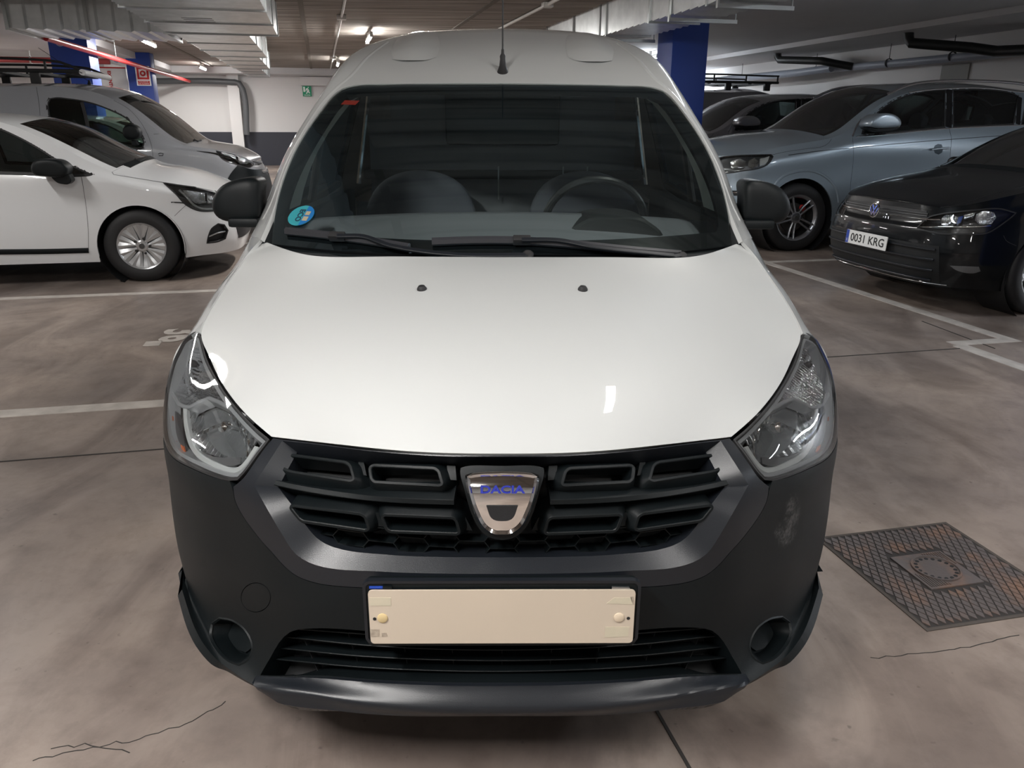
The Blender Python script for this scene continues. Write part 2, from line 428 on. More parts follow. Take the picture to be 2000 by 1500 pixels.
def PX(px, py, **k):
    """point on a pixel ray (photo frame) at a given world plane"""
    d = ray(px, py); return _hit(d, k)
def CX(u, py, **k): return _hit(ray(u, py, True), k)
def _hit(d, k):
    (a, v), = k.items(); i = 'xyz'.index(a); o = EYEP[i]; return EYEP + d * (v - o) / d[i]
def GPX(px, py, **k):
    """photo pixel -> garage coordinates at a garage plane"""
    d = ray(px, py); c, s = math.cos(PHI), math.sin(PHI); d = np.array([d[0] * c + d[1] * s, -d[0] * s + d[1] * c, d[2]]); return _hit(d, k)
# ================================================================== SHARED MATERIALS
def board_concrete():
    m, N, L, B = nmat('board_marked_concrete'); tc = N.new('ShaderNodeTexCoord')
    mp = N.new('ShaderNodeMapping'); mp.inputs['Rotation'].default_value = (0, 0, -PHI); mp.inputs['Scale'].default_value = (.35, 5.5, 1)
    n1 = N.new('ShaderNodeTexNoise'); n1.inputs['Scale'].default_value = 1.6; n1.inputs['Detail'].default_value = 5
    wv = N.new('ShaderNodeTexWave'); wv.bands_direction = 'Y'; wv.inputs['Scale'].default_value = .38; wv.inputs['Distortion'].default_value = .25
    n2 = N.new('ShaderNodeTexNoise'); n2.inputs['Scale'].default_value = .5
    r = N.new('ShaderNodeValToRGB'); e = r.color_ramp.elements
    e[0].position = .3; e[0].color = (.14, .12, .105, 1); e[1].position = .72; e[1].color = (.42, .375, .335, 1)
    mx = N.new('ShaderNodeMix'); mx.data_type = 'RGBA'; mx.blend_type = 'MULTIPLY'; mx.inputs['Factor'].default_value = .75
    r2 = N.new('ShaderNodeValToRGB'); r2.color_ramp.elements[0].position = .0; r2.color_ramp.elements[0].color = (.35, .33, .32, 1); r2.color_ramp.elements[1].position = .12; r2.color_ramp.elements[1].color = (1, 1, 1, 1)
    L.new(tc.outputs['Object'], mp.inputs[0]); L.new(mp.outputs[0], n1.inputs['Vector']); L.new(mp.outputs[0], wv.inputs['Vector'])
    L.new(n1.outputs[0], r.inputs[0]); L.new(wv.outputs['Fac'], r2.inputs[0]); L.new(r.outputs[0], mx.inputs['A']); L.new(r2.outputs[0], mx.inputs['B'])
    L.new(mx.outputs['Result'], B.inputs['Base Color']); B.inputs['Roughness'].default_value = .8
    b = N.new('ShaderNodeBump'); b.inputs['Strength'].default_value = .5; b.inputs['Distance'].default_value = .02
    L.new(wv.outputs['Fac'], b.inputs['Height']); L.new(b.outputs[0], B.inputs['Normal'])
    return m
def floor_concrete():
    m, N, L, B = nmat('worn_floor_concrete'); tc = N.new('ShaderNodeTexCoord')
    def noise(s, d, rough=.55, dist=0., sc=None):
        t = N.new('ShaderNodeTexNoise'); t.inputs['Scale'].default_value = s; t.inputs['Detail'].default_value = d; t.inputs['Roughness'].default_value = rough; t.inputs['Distortion'].default_value = dist
        if sc:
            q = N.new('ShaderNodeMapping'); q.inputs['Scale'].default_value = sc; q.inputs['Rotation'].default_value = (0, 0, .3); L.new(tc.outputs['Object'], q.inputs[0]); L.new(q.outputs[0], t.inputs['Vector'])
        else: L.new(tc.outputs['Object'], t.inputs['Vector'])
        return t.outputs['Fac']
    def ramp(f, a, ca, b, cb):
        r = N.new('ShaderNodeValToRGB'); e = r.color_ramp.elements; e[0].position = a; e[0].color = (*ca, 1); e[1].position = b; e[1].color = (*cb, 1); L.new(f, r.inputs[0]); return r.outputs[0]
    def mix(a, b, f=1., mode='MULTIPLY'):
        x = N.new('ShaderNodeMix'); x.data_type = 'RGBA'; x.blend_type = mode; x.inputs['Factor'].default_value = f; L.new(a, x.inputs['A']); L.new(b, x.inputs['B']); return x.outputs['Result']
    base = ramp(noise(.55, 6, .6, .4), .32, (.19, .160, .147), .68, (.36, .292, .245))
    st = ramp(noise(1.7, 7, .62, 1.2, (1, .45, 1)), .42, (.48, .45, .44), .60, (1, 1, 1))
    sp = ramp(noise(9., 5, .7), .30, (.72, .70, .69), .55, (1, 1, 1))
    dk = ramp(noise(26., 2, .5), .22, (.35, .33, .32), .29, (1, 1, 1))
    c = mix(mix(mix(base, st, .7), sp, .7), dk, .6); L.new(c, B.inputs['Base Color'])
    rr = N.new('ShaderNodeMapRange'); rr.inputs['To Min'].default_value = .30; rr.inputs['To Max'].default_value = .58; L.new(noise(2.2, 5), rr.inputs['Value']); L.new(rr.outputs[0], B.inputs['Roughness'])
    b = N.new('ShaderNodeBump'); b.inputs['Strength'].default_value = .12; b.inputs['Distance'].default_value = .004; L.new(noise(30., 6, .7), b.inputs['Height']); L.new(b.outputs[0], B.inputs['Normal'])
    return m
M_GALV = mat('galvanised_steel', (.60, .62, .62), .34, .55, noise=(6., (.78, .80, .80), .22), bump=(3., .5))
M_GALVD = mat('galvanised_flange', (.5, .52, .52), .3, .95)
M_BLUE = mat('blue_column_paint', (.012, .045, .27), .5, noise=(1.2, (.02, .06, .33), .3))
M_WHITE = mat('white_wall_paint', (.68, .67, .665), .6, noise=(.7, (.70, .69, .68), .25))
M_SOFFIT = mat('painted_soffit', (.55, .55, .56), .7, noise=(.8, (.62, .62, .63), .3))
M_BAND = mat('dark_wall_band', (.028, .03, .042), .45)
M_RED = mat('red_pipe_paint', (.62, .035, .035), .35)
M_PVC = mat('grey_pipe', (.09, .095, .10), .42)
M_PVCL = mat('light_grey_pipe', (.33, .36, .42), .4)
M_BLACKP = mat('black_pipe', (.02, .022, .022), .4)
M_LINE = mat('worn_line_paint', (.52, .48, .44), .5, noise=(9., (.36, .33, .30), .16))
M_CONDUIT = mat('white_conduit', (.72, .71, .68), .45)
M_BLK = mat('matt_black', (.012, .012, .013), .6)
M_IRON = mat('rusted_iron', (.14, .12, .115), .5, .35, noise=(9., (.30, .17, .11), .30), bump=(90., .4)); M_IRON.node_tree.nodes['Color Ramp'].color_ramp.elements[0].position = .48; M_IRON.node_tree.nodes['Color Ramp'].color_ramp.elements[1].position = .78
M_IRON2 = mat('grimy_iron', (.035, .030, .028), .7, .2)
M_LAMP = mat('lit_tube', (1, 1, 1), .3, emit=((1., .97, .93), 34.))
def world_noise(m):
    N, L = m.node_tree.nodes, m.node_tree.links; g = N.new('ShaderNodeNewGeometry')
    for n in N:
        if n.type == 'TEX_NOISE': L.new(g.outputs['Position'], n.inputs['Vector'])
world_noise(M_IRON)
# ================================================================== SETTING
def gbox(name, lo, hi, m, parent=None, kind=None, label=None, bev=0.):
    o = MB().box(lo, hi, GMn, bev).build(name, m, parent, label=label, sharp=30)
    if kind: o['kind'] = kind
    return o
floor = gbox('floor', (-14, -9, -.2), (11, 29, 0), floor_concrete(), kind='structure')
ceil = gbox('ceiling', (-14, -9, 2.9), (11, 29, 3.1), board_concrete(), kind='structure')
gbox('trim_1', (-14, 3, 2.76), (-4.15, 27.8, 2.9), M_SOFFIT, kind='structure')
gbox('trim_2', (4.9, -9, 2.78), (8.5, 27.8, 2.9), M_SOFFIT, kind='structure')
gbox('trim_3', (8.5, -9, 2.70), (10.0, 27.8, 2.9), M_SOFFIT, kind='structure')
gbox('trim_4', (-4.15, 26.6, 2.72), (4.9, 27.8, 2.9), M_SOFFIT, kind='structure')
wb = gbox('wall_back', (-14, 27.8, 0), (11, 28.1, 2.9), M_WHITE, kind='structure')
gbox('baseboard_back', (-14, 27.76, 0), (10, 27.8, 1.03), M_BAND, kind='structure')
gbox('wall_right', (10, -9, 0), (10.3, 28, 2.9), M_WHITE, kind='structure')
gbox('wall_left', (-14.3, -9, 0), (-14, 28, 2.9), M_WHITE, kind='structure')
gbox('wall_front', (-14, -9.3, 0), (11, -9, 2.9), M_WHITE, kind='structure')
gbox('wall_side', (-14, 23.0, 0), (-5.15, 27.76, 2.76), M_WHITE, kind='structure')
gbox('trim_5', (-2.72, 27.5, 0), (-2.38, 27.76, 2.72), M_WHITE, kind='structure')
# seams between the formwork panels of the slab
seam = mat('slab_seam', (.16, .14, .12), .85)
for k, x in enumerate((-.15, 2.35, -3.0)):
    gbox('slab_seam', (x - .035, -8, 2.885), (x + .035, 26.6, 2.9), seam, ceil)
# painted bay lines, joints and bay number on the floor
def flat(name, poly, z, m, parent=floor, th=.002):
    M = GM @ Matrix.Translation((0, 0, z)); return MB().prism(poly, -th * .5, th, M).build(name, m, parent, sharp=30)
def strip(name, a, b, w, m, z=.001):
    a = np.array(a, float); b = np.array(b, float); d = (b - a) / np.linalg.norm(b - a); n = np.array([-d[1], d[0]]) * w / 2
    return flat(name, [a - n, b - n, b + n, a + n], z, m)
for a, b, w in [((-6.5, 7.11), (-.85, 7.11), .10), ((-6.5, 4.16), (-.86, 4.16), .11), ((-6.5, 9.95), (-.85, 9.95), .10),
                ((4.46, 4.36), (4.46, 7.55), .10), ((4.51, 7.5), (6.4, 7.5), .10), ((4.0, 4.31), (4.51, 4.31), .10), ((4.02, 4.26), (4.02, 1.2), .11), ((4.46, 7.55), (4.46, 10.6), .10), ((4.51, 10.55), (9.5, 10.55), .10)]:
    strip('bay_line', a, b, w, M_LINE)
jm = mat('floor_joint', (.025, .022, .02), .9)
for a, b in [((.72, -6), (.72, 2.6)), ((-9, 3.52), (-.6, 3.52)), ((2.2, 4.2), (3.98, 4.2)), ((4.25, 4.9), (4.19, 4.15))]:
    strip('slab_joint', a, b, .008, jm, .0006)
t = text('bay_number', '36', .36, GM @ Matrix.Translation((-1.02, 5.60, .002)) @ Matrix.Rotation(math.radians(-90), 4, 'Z'), M_LINE, floor, .001, .012)
strip('bay_number_dash', (-1.16, 5.46), (-1.16, 5.34), .10, M_LINE)
# hairline cracks in the concrete
for pts in ([(60, 1485), (150, 1465), (300, 1435), (390, 1400), (440, 1370)], [(100, 1462), (180, 1455), (250, 1470)], [(1700, 1285), (1850, 1270), (1990, 1240)]):
    q = np.array([PX(*p, z=.0005) for p in smooth(pts, 14, False)]); q[:, :2] += rng.normal(0, .003, (len(q), 2))
    ribbon('crack', q, np.tile([0, 0, 1.], (len(q), 1)), [(-.0016, 0), (.0016, 0), (0, .0006)], jm, floor)
# ------------------------------------------------------------------ columns
def column(loc, w, label, base=0.0):
    o = root('concrete_column', label, 'column', G2W((loc[0], loc[1], 0)), GM, group=None)
    x0, y0 = loc[0] - w / 2, loc[1] - w / 2
    gbox('shaft', (x0, y0, max(base, 0)), (x0 + w, y0 + w, 2.9), M_BLUE, o, bev=.015)
    if base > 0:
        b = MB().box((x0, y0, 0), (x0 + w, y0 + w, base), GMn, .02); b.build('plinth', mat('bare_column_foot', (.4, .37, .33), .7, noise=(14., (.18, .15, .12), .25)), o)
    return o
column((-4.13, 16.4), .62, 'blue painted column behind the grey van with the roof rack')
c2 = column((-4.11, 22.0), .54, 'far blue painted column carrying the red fire alarm sign')
column((4.95, 11.05), .52, 'dark blue painted column beside the grey duct, right of the white van')
column((5.0, 4.30), .46, 'blue column with bare concrete foot at the right picture edge', .28)
# ------------------------------------------------------------------ lamps
def lampm(p, t):
    return mat('lit_tube_%d_%d' % (p, t[2] * 100), (1, 1, 1), .3, emit=(t, 34. * p / 50))
def ceiling_lamp(x, y, label, power, L=1.25, z=2.80, group=None, tint=(1., .975, .945)):
    o = root('ceiling_light', label, 'light', G2W((x, y, z + .04)), GM, group=group)
    MB().box((x - .025, y - L / 2 - .05, z - .01), (x + .025, y + L / 2 + .05, z + .03), GMn, .008).box((x - .02, y - .3, z + .03), (x + .02, y - .24, 2.9), GMn).box((x - .02, y + .24, z + .03), (x + .02, y + .3, 2.9), GMn).build('housing', M_CONDUIT, o)
    MB().lathe([(-L / 2, .0), (-L / 2, .026), (L / 2, .026), (L / 2, 0)], G2W((x, y, z - .03)), G2W((0, 1, 0)), 12).build('tube', lampm(power, tint), o)
    for s in (-1, 1): MB().box((x - .03, y + s * (L / 2 + .02) - .02, z - .055), (x + .03, y + s * (L / 2 + .02) + .02, z), GMn, .006).build('end_cap', M_CONDUIT, o)
    a = area('tube_light', (x, y, z - .07), (.10, L), power * .72, tint)
    return o
CW = (.86, .93, 1.)
ceiling_lamp(-3.08, 17.5, 'lit tube light near the ceiling duct, second from the left edge', 75)
ceiling_lamp(-3.12, 25.3, 'farthest lit tube light, over the back of the left bays', 45)
ceiling_lamp(.95, 15.5, 'lit tube light just above the left shoulder of the white van roof', 75)
ceiling_lamp(.55, 22.3, 'lit tube light half hidden by the white van roof, near the back wall', 50)
ceiling_lamp(-3.3, 5.6, 'added tube light over the white hatchback, above the picture', 20)  # unseen tube moved off its row, added for its light on the cars
ceiling_lamp(.95, 8.6, 'tube light above the white van, above the picture', 42)
ceiling_lamp(-1.35, .15, 'tube light above the viewer, left of the white van', 62)
ceiling_lamp(1.5, 1.85, 'tube light above the bonnet of the white van, above the picture', 6, L=.6)
ceiling_lamp(1.9, -.6, 'added unseen tube light behind the viewer, nearer the right bays', 26)  # unseen weak lamp added to brighten the right headlamp; the rest below are added too
ceiling_lamp(-2.2, -5.0, 'added unseen tube light far behind the viewer', 24)  # unseen, added behind the viewer to light the van front
ceiling_lamp(2.6, -5.6, 'added unseen tube light behind the viewer on the right', 24)
ceiling_lamp(2.9, 5.2, 'added unseen tube light over the right side of the lane', 12, tint=CW)  # added out of view, with the cool tubes below, to light the right side
ceiling_lamp(6.6, 1.2, 'added tube light over the near right bays, outside the picture', 40, tint=CW)
ceiling_lamp(9.2, 3.4, 'added tube light by the near end of the right wall, above the picture', 40, z=2.6, tint=CW)
ceiling_lamp(6.75, 16.9, 'added tube light over the far right bays, hidden behind the white van roof', 45, z=2.68, tint=CW)  # added where the van roof hides the tube
ceiling_lamp(9.05, 20.6, 'added tube light by the far end of the right wall, hidden behind the blue column', 60, z=2.6, tint=CW)  # added for the wall light, tucked behind the column
ceiling_lamp(-9.5, 8.0, 'added tube light over the near left bays, outside the picture', 80, z=2.66)  # added out of view to light the left bays and walls
ceiling_lamp(-7.5, 19.0, 'added tube light over the far left bays, outside the picture', 45, z=2.66)
ceiling_lamp(-9.0, -2.0, 'added unseen tube light behind the viewer on the left', 40)  # another added tube, out of sight, for general light
# ------------------------------------------------------------------ ducts
def duct(name, label, lo, hi, axis, pitch=.16, flange=1.25, skip=()):
    """sheet steel duct with pressed cross ribs, bolted flanges"""
    lo = np.array(lo, float); hi = np.array(hi, float); c = (lo + hi) / 2
    o = root(name, label, 'duct', G2W((c[0], c[1], lo[2])), GM)
    n = max(2, int((hi[axis] - lo[axis]) / pitch)); mb = MB(); ks = np.linspace(lo[axis], hi[axis], n + 1)
    V = []; F = []; oth = 1 - axis
    for i, k in enumerate(np.repeat(ks, 2)[1:-1] if False else np.sort(np.concatenate([ks, ks[1:-1] + pitch * .16]))):
        e = .0 if i % 2 == 0 else -.022
        for (a, b) in ((lo[oth] - e * 0, lo[2]), (hi[oth], lo[2]), (hi[oth], hi[2]), (lo[oth], hi[2])):
            aa = a + (e if a == lo[oth] else -e); bb = b + (e if b == lo[2] else 0)
            p = [0, 0, 0]; p[axis] = k; p[oth] = aa; p[2] = bb; V.append(p)
    m = len(V) // 4
    F = [[i * 4 + j, i * 4 + (j + 1) % 4, (i + 1) * 4 + (j + 1) % 4, (i + 1) * 4 + j] for i in range(m - 1) for j in range(4)] + [[0, 1, 2, 3], [(m - 1) * 4 + j for j in (3, 2, 1, 0)]]
    mb.add(xf(GMn, np.array(V)), F); mb.build('duct_body', M_GALV, o, smooth=False)
    kf = max(1, round((hi[axis] - lo[axis]) / flange))
    for k in np.linspace(lo[axis], hi[axis], kf + 1):
        l = lo.copy(); h = hi.copy(); l[axis] = k - .02; h[axis] = k + .02; l[oth] -= .035; h[oth] += .035; l[2] -= .035; h[2] = min(h[2], 2.895)
        f = MB(); t = .035
        f.box((l[0], l[1], l[2]), (h[0], h[1], l[2] + t), GMn)
        for q in (0, 1):
            a = l.copy(); b = h.copy()
            if q == 0: b[oth] = a[oth] + t
            else: a[oth] = b[oth] - t
            a[2] += t; f.box(a, b, GMn)
        f.build('flange', M_GALVD, o, smooth=False)
    return o
d = duct('ventilation_duct', 'wide ribbed galvanised duct at the top left, nearest the camera', (-1.88, 3.0, 2.5), (-.5, 12.1, 2.9), 1)
gbox('vent_grille', (-1.45, 10.35, 2.484), (-1.12, 10.75, 2.486), M_BLK, d)
d = duct('ventilation_duct', 'middle duct run tapering from the wide duct towards the back wall', (-1.80, 12.15, 2.5), (-.88, 16.2, 2.88), 1)
duct('ventilation_duct', 'narrow duct run beyond the middle run', (-1.80, 16.25, 2.52), (-1.05, 20.2, 2.86), 1)
d = duct('ventilation_duct', 'farthest and narrowest duct run, ending near the back wall', (-1.80, 20.25, 2.54), (-1.28, 24.3, 2.84), 1)
duct('ventilation_duct', 'pleated galvanised branch duct at the top left corner, across the lane', (-3.8, 12.2, 2.5), (-1.92, 13.5, 2.9), 0, .2)
d = duct('ventilation_duct', 'long galvanised duct along the top right, above the dark blue column', (3.84, 2.0, 2.52), (4.42, 14.0, 2.9), 1, .2, 1.5)
for y in (11.25, 8.9, 7.75, 6.2):
    MB().box((3.80, y - .02, 2.44), (4.62, y + .02, 2.48), GMn).box((3.80, y - .02, 2.48), (3.82, y + .02, 2.9), GMn).box((4.60, y - .005, 2.48), (4.61, y + .005, 2.9), GMn).build('hanger_bar', M_GALVD, d, smooth=False)
# ------------------------------------------------------------------ pipes
def pipe(name, label, pts, r, m, clips=(), curvy=True, cm=None):
    P = G2W(np.array(pts, float)); o = root(name, label, 'pipe', tuple(P[0]), GM)
    q = smooth(P, .12, False, corner=100 if curvy else 4) if len(P) > 2 else P
    MB().tube(P if len(P) == 2 else q, r, 14).build('pipe_run', m, o)
    for c in clips:
        c = G2W(np.array(c[0:3], float)); MB().lathe([(-.015, r + .001), (-.015, r + .012), (.015, r + .012), (.015, r + .001)], c, P[-1] - P[0] if len(P) == 2 else G2W((0, 1, 0)), 14).tube([c + [0, 0, r], [c[0], c[1], 2.9]], .006, 5).build('pipe_clip', cm or M_GALVD, o)
    return o
pipe('sprinkler_pipe', 'bright red pipe slanting under the ceiling at the left', [(-3.76, 13.56, 2.5), (-3.78, 27.3, 2.5)], .045, M_RED, [(-3.78, 14.3, 2.5), (-3.79, 18, 2.5), (-3.8, 22, 2.5)])
pipe('sprinkler_pipe', 'dark red horizontal pipe crossing behind the first blue column', [(-12, 20.0, 2.58), (-4.35, 20.0, 2.58)], .06, mat('dark_red_pipe', (.22, .03, .03), .5), [(-5.9, 20, 2.58)])
pipe('drain_pipe', 'dark grey pipe with an elbow running down the back wall', [(-4.9, 27.45, 2.5), (-2.6, 27.45, 2.5), (-2.36, 27.45, 2.47), (-2.27, 27.45, 2.3), (-2.27, 27.45, .95)], .09, M_PVC)
pipe('cable_conduit', 'thin white conduit leading to the tube light left of the van roof', [(.42, 8.0, 2.87), (.42, 26.5, 2.87)], .018, M_CONDUIT)
pipe('cable_conduit', 'white conduit with junction box right of the van aerial', [(3.05, 6.0, 2.87), (3.05, 18, 2.87)], .022, M_CONDUIT)
for (x, y, l) in ((.42, 13.3, 'small white junction box beside the left conduit, near the tube light'), (.42, 21.5, 'small white junction box far along the left conduit'), (3.05, 11.2, 'white junction box on the right conduit, right of the van aerial')):
    o = MB().box((x - .07, y - .07, 2.83), (x + .07, y + .07, 2.895), GMn, .012).build('junction_box', M_CONDUIT); tag(o, l, 'box')
pipe('drain_pipe', 'long light grey pipe along the right wall below the soffit', [(9.7, 20.5, 2.41), (9.72, 3.0, 2.33)], .062, M_PVCL, [(9.7, y, 2.39) for y in (18.2, 15.2, 13.0, 11.5, 10)], cm=M_BLK)
pipe('drain_pipe', 'second shorter grey pipe under the long wall pipe, right of the blue column', [(9.25, 19.8, 2.36), (9.35, 15.4, 2.34), (9.52, 14.4, 2.38)], .07, M_PVCL)
pipe('drain_pipe', 'black branch pipe with elbow under the soffit, nearer the blue column', [GPX(1519, 100, x=8.95), GPX(1519, 111, x=8.95), GPX(1523, 117, x=8.95), GPX(1605, 119, x=9.25), GPX(1640, 126, x=9.5), GPX(1665, 130, x=9.68)], .07, M_BLACKP, curvy=False)
pipe('drain_pipe', 'black branch pipe with elbow under the soffit, at the upper right', [GPX(1775, 62, x=8.8), GPX(1775, 76, x=8.8), GPX(1780, 84, x=8.8), GPX(1895, 93, x=9.35), GPX(1945, 100, x=9.55), GPX(2060, 96, x=9.62)], .075, M_BLACKP, curvy=False)
# ------------------------------------------------------------------ signs, wall fittings
o = gbox('vent_panel', (9.97, 11.42, 2.02), (9.995, 12.02, 2.3), mat('dull_vent', (.2, .19, .17), .5)); tag(o, 'square brown vent panel high on the right wall', 'panel')
o = gbox('wall_box', (-.52, 27.55, 2.44), (.42, 27.75, 2.70), M_WHITE); tag(o, 'long pale box on the back wall above the green exit sign', 'box')
s = root('exit_sign', 'green running man exit sign on the back wall', 'sign', G2W((-.34, 27.75, 2.13)), GM)
MG = mat('sign_green', (.0, .28, .13), .4); MW = mat('sign_white', (.85, .87, .85), .4)
gbox('sign_plate', (-.47, 27.74, 2.12), (-.2, 27.755, 2.43), MG, s)
SM = GM @ Matrix.Translation((-.335, 27.738, 2.275)) @ Matrix.Rotation(PI / 2, 4, 'X')
mb = MB()
for p in ([(-.11, -.02), (-.11, .13), (-.06, .13), (-.06, -.02)], [(-.01, .09), (.03, .09), (.07, .02), (.05, 0), (.02, .05), (-.02, .03), (-.03, .0), (-.05, .0), (-.03, .07)], [(.0, .03), (.04, .03), (.09, -.05), (.07, -.07), (.03, -.02), (-.01, -.08), (-.04, -.07), (.0, -.01)], [(.03, .1), (.06, .1), (.06, .13), (.03, .13)]):
    mb.prism(p, 0, .003, SM)
mb.build('running_man', MW, s, smooth=False); text('lettering', 'SALIDA', .06, GM @ Matrix.Translation((-.335, 27.737, 2.155)) @ Matrix.Rotation(PI / 2, 4, 'X'), MW, s, .001)
s = root('fire_alarm_sign', 'red and white fire alarm sign on the far blue column', 'sign', G2W((-4.1, 21.72, 2.0)), GM)
f = 21.72; X0 = GPX(280, 152, y=f)[0]; MR = mat('sign_red', (.55, .02, .02), .4)
gbox('sign_plate', (X0 - .16, f, 2.16), (X0 + .16, f + .008, 2.60), MW, s)
mb = MB()
mb.box((X0 - .13, f - .004, 2.30), (X0 + .13, f, 2.57), GMn); mb.build('red_field', MR, s, smooth=False)
mb = MB(); mb.box((X0 - .085, f - .008, 2.345), (X0 + .085, f - .004, 2.525), GMn); mb.build('white_square', MW, s, smooth=False)
MB().lathe([(0, 0), (0, .065), (.004, .065)], G2W((X0, f - .013, 2.435)), G2W((0, 1, 0)), 24).build('button', MR, s)
MB().lathe([(0, 0), (0, .028), (.004, .028)], G2W((X0, f - .016, 2.435)), G2W((0, 1, 0)), 16).build('button_centre', MW, s)
gbox('red_bar', (X0 - .13, f - .004, 2.18), (X0 + .13, f, 2.27), MR, s); text('lettering', 'PULSADOR\nDE ALARMA', .042, GM @ Matrix.Translation((X0, f - .006, 2.225)) @ Matrix.Rotation(PI / 2, 4, 'X'), MW, s, .0005)
# white riser panel with red lettering and red edge
s = root('riser_panel', 'white riser door with small red vertical lettering beside the far blue column', 'panel', G2W((-4.85, 22.5, 0)), GM)
gbox('door_leaf', (-5.12, 22.2, 0), (-4.5, 22.3, 2.56), MW, s); gbox('red_frame', (-5.14, 22.19, 2.56), (-4.5, 22.3, 2.59), MR, s)
text('lettering', 'EXTINTOR', .10, GM @ Matrix.Translation((-4.86, 22.19, 2.28)) @ Matrix.Rotation(-PI / 2, 4, 'Y') @ Matrix.Rotation(PI / 2, 4, 'X') if False else GM @ Matrix.Translation((-4.88, 22.19, 2.26)) @ Matrix.Rotation(PI / 2, 4, 'X') @ Matrix.Rotation(-PI / 2, 4, 'Z'), MR, s, .001, .004)
s = root('fire_extinguisher', 'red extinguisher standing by the foot of the far blue column', 'extinguisher', G2W((-4.6, 22.0, 0)), GM)
MB().lathe([(0, 0), (0, .07), (.42, .075), (.50, .04), (.53, .02), (.53, 0)], G2W((-4.6, 22.0, 0)), (0, 0, 1), 18).build('cylinder', MR, s)
MB().box((-4.65, 21.97, .53), (-4.55, 22.03, .59), GMn, .008).build('valve', M_BLK, s)
# ------------------------------------------------------------------ drain cover
s = root('drain_cover', 'square rusty diamond plate floor cover with a round drain', 'floor cover', G2W((1.87, 1.905, 0)), GM)
x0, x1, y0, y1 = 1.62, 2.13, 1.64, 2.17
gbox('base_plate', (x0, y0, -.004), (x1, y1, .002), M_IRON2, s)
MB().box((x0 - .012, y0 - .012, -.003), (x1 + .012, y0, .003), GMn).box((x0 - .012, y1, -.003), (x1 + .012, y1 + .012, .003), GMn).box((x0 - .012, y0, -.003), (x0, y1, .003), GMn).box((x1, y0, -.003), (x1 + .012, y1, .003), GMn).build('rim', mat('dirty_rim', (.07, .058, .05), .85), s)
cx, cy, hs = 1.868, 1.905, .098; dw, dl = .0268, .0535; tiles = []
for i in range(-1, 42):
    for j in range(-1, 24):
        x = x0 + j * dw + (dw / 2 if i % 2 else 0); y = y0 + i * dl / 2
        if x - dw * .35 < x0 or x + dw * .35 > x1 or y - dl * .35 < y0 or y + dl * .35 > y1: continue
        if abs(x - cx) < hs + .008 and abs(y - cy) < hs + .012: continue
        tiles.append((x, y))
dia = [(-dw / 2 * .82, 0), (0, -dl / 2 * .82), (dw / 2 * .82, 0), (0, dl / 2 * .82)]
tiles.sort(key=lambda p: (G2W((p[0], p[1], 0))[1])); proto = None
for k, (x, y) in enumerate(tiles[:300]):
    if proto is None:
        proto = MB().prism(dia, 0, .0045, Matrix.Identity(4)).build('diamond_stud', M_IRON, s, smooth=False); pm = proto.data
        v = np.array([q.co[:] for q in pm.vertices]); Mi = np.array(Matrix.Translation(Vector(G2W((1.87, 1.905, 0)))) @ GM); v = xf(Mi, v)
        pm.vertices.foreach_set('co', v.ravel()); pm.update()
    o = proto if k == 0 else bpy.data.objects.new('diamond_stud', pm)
    if k: COL.objects.link(o); o.parent = s
    o.location = (x - 1.87, y - 1.905, 0)
if len(tiles) > 300:
    mb = MB()
    for x, y in tiles[300:]: mb.prism(dia, 0, .0045, GM @ Matrix.Translation((x, y, 0)))
    tag(mb.build('diamond_stud_rows', M_IRON, s, smooth=False), kind='stuff')
gbox('drain_frame', (cx - hs, cy - hs, .0), (cx + hs, cy + hs, .0075), M_IRON, s, bev=.003)
for sx, sy in ((1, 1), (-1, -1)):
    mb = MB()
    for k in range(9):
        a = k * .0085; x = cx + sx * (hs - .008 - a); mb.box((min(x, x - sx * .004), min(cy + sy * (hs - .008), cy + sy * (hs - .085 + a)), .0075), (max(x, x - sx * .004), max(cy + sy * (hs - .008), cy + sy * (hs - .085 + a)), .010), GMn)
    mb.build('corner_ribs', M_IRON, s, smooth=False)
MB().lathe([(.0, .076), (.011, .076), (.011, .070), (.006, .069), (.006, 0)], G2W((cx, cy, .003)), (0, 0, 1), 40).build('drain_grate', M_IRON, s)
for k in range(18):
    a = 2 * PI * k / 18; MB().lathe([(0, 0), (.0008, .0062), (0, .0064)][::-1], G2W((cx + .06 * math.cos(a), cy + .06 * math.sin(a), .0094)), (0, 0, 1), 10).build('drain_hole', M_BLK, s)
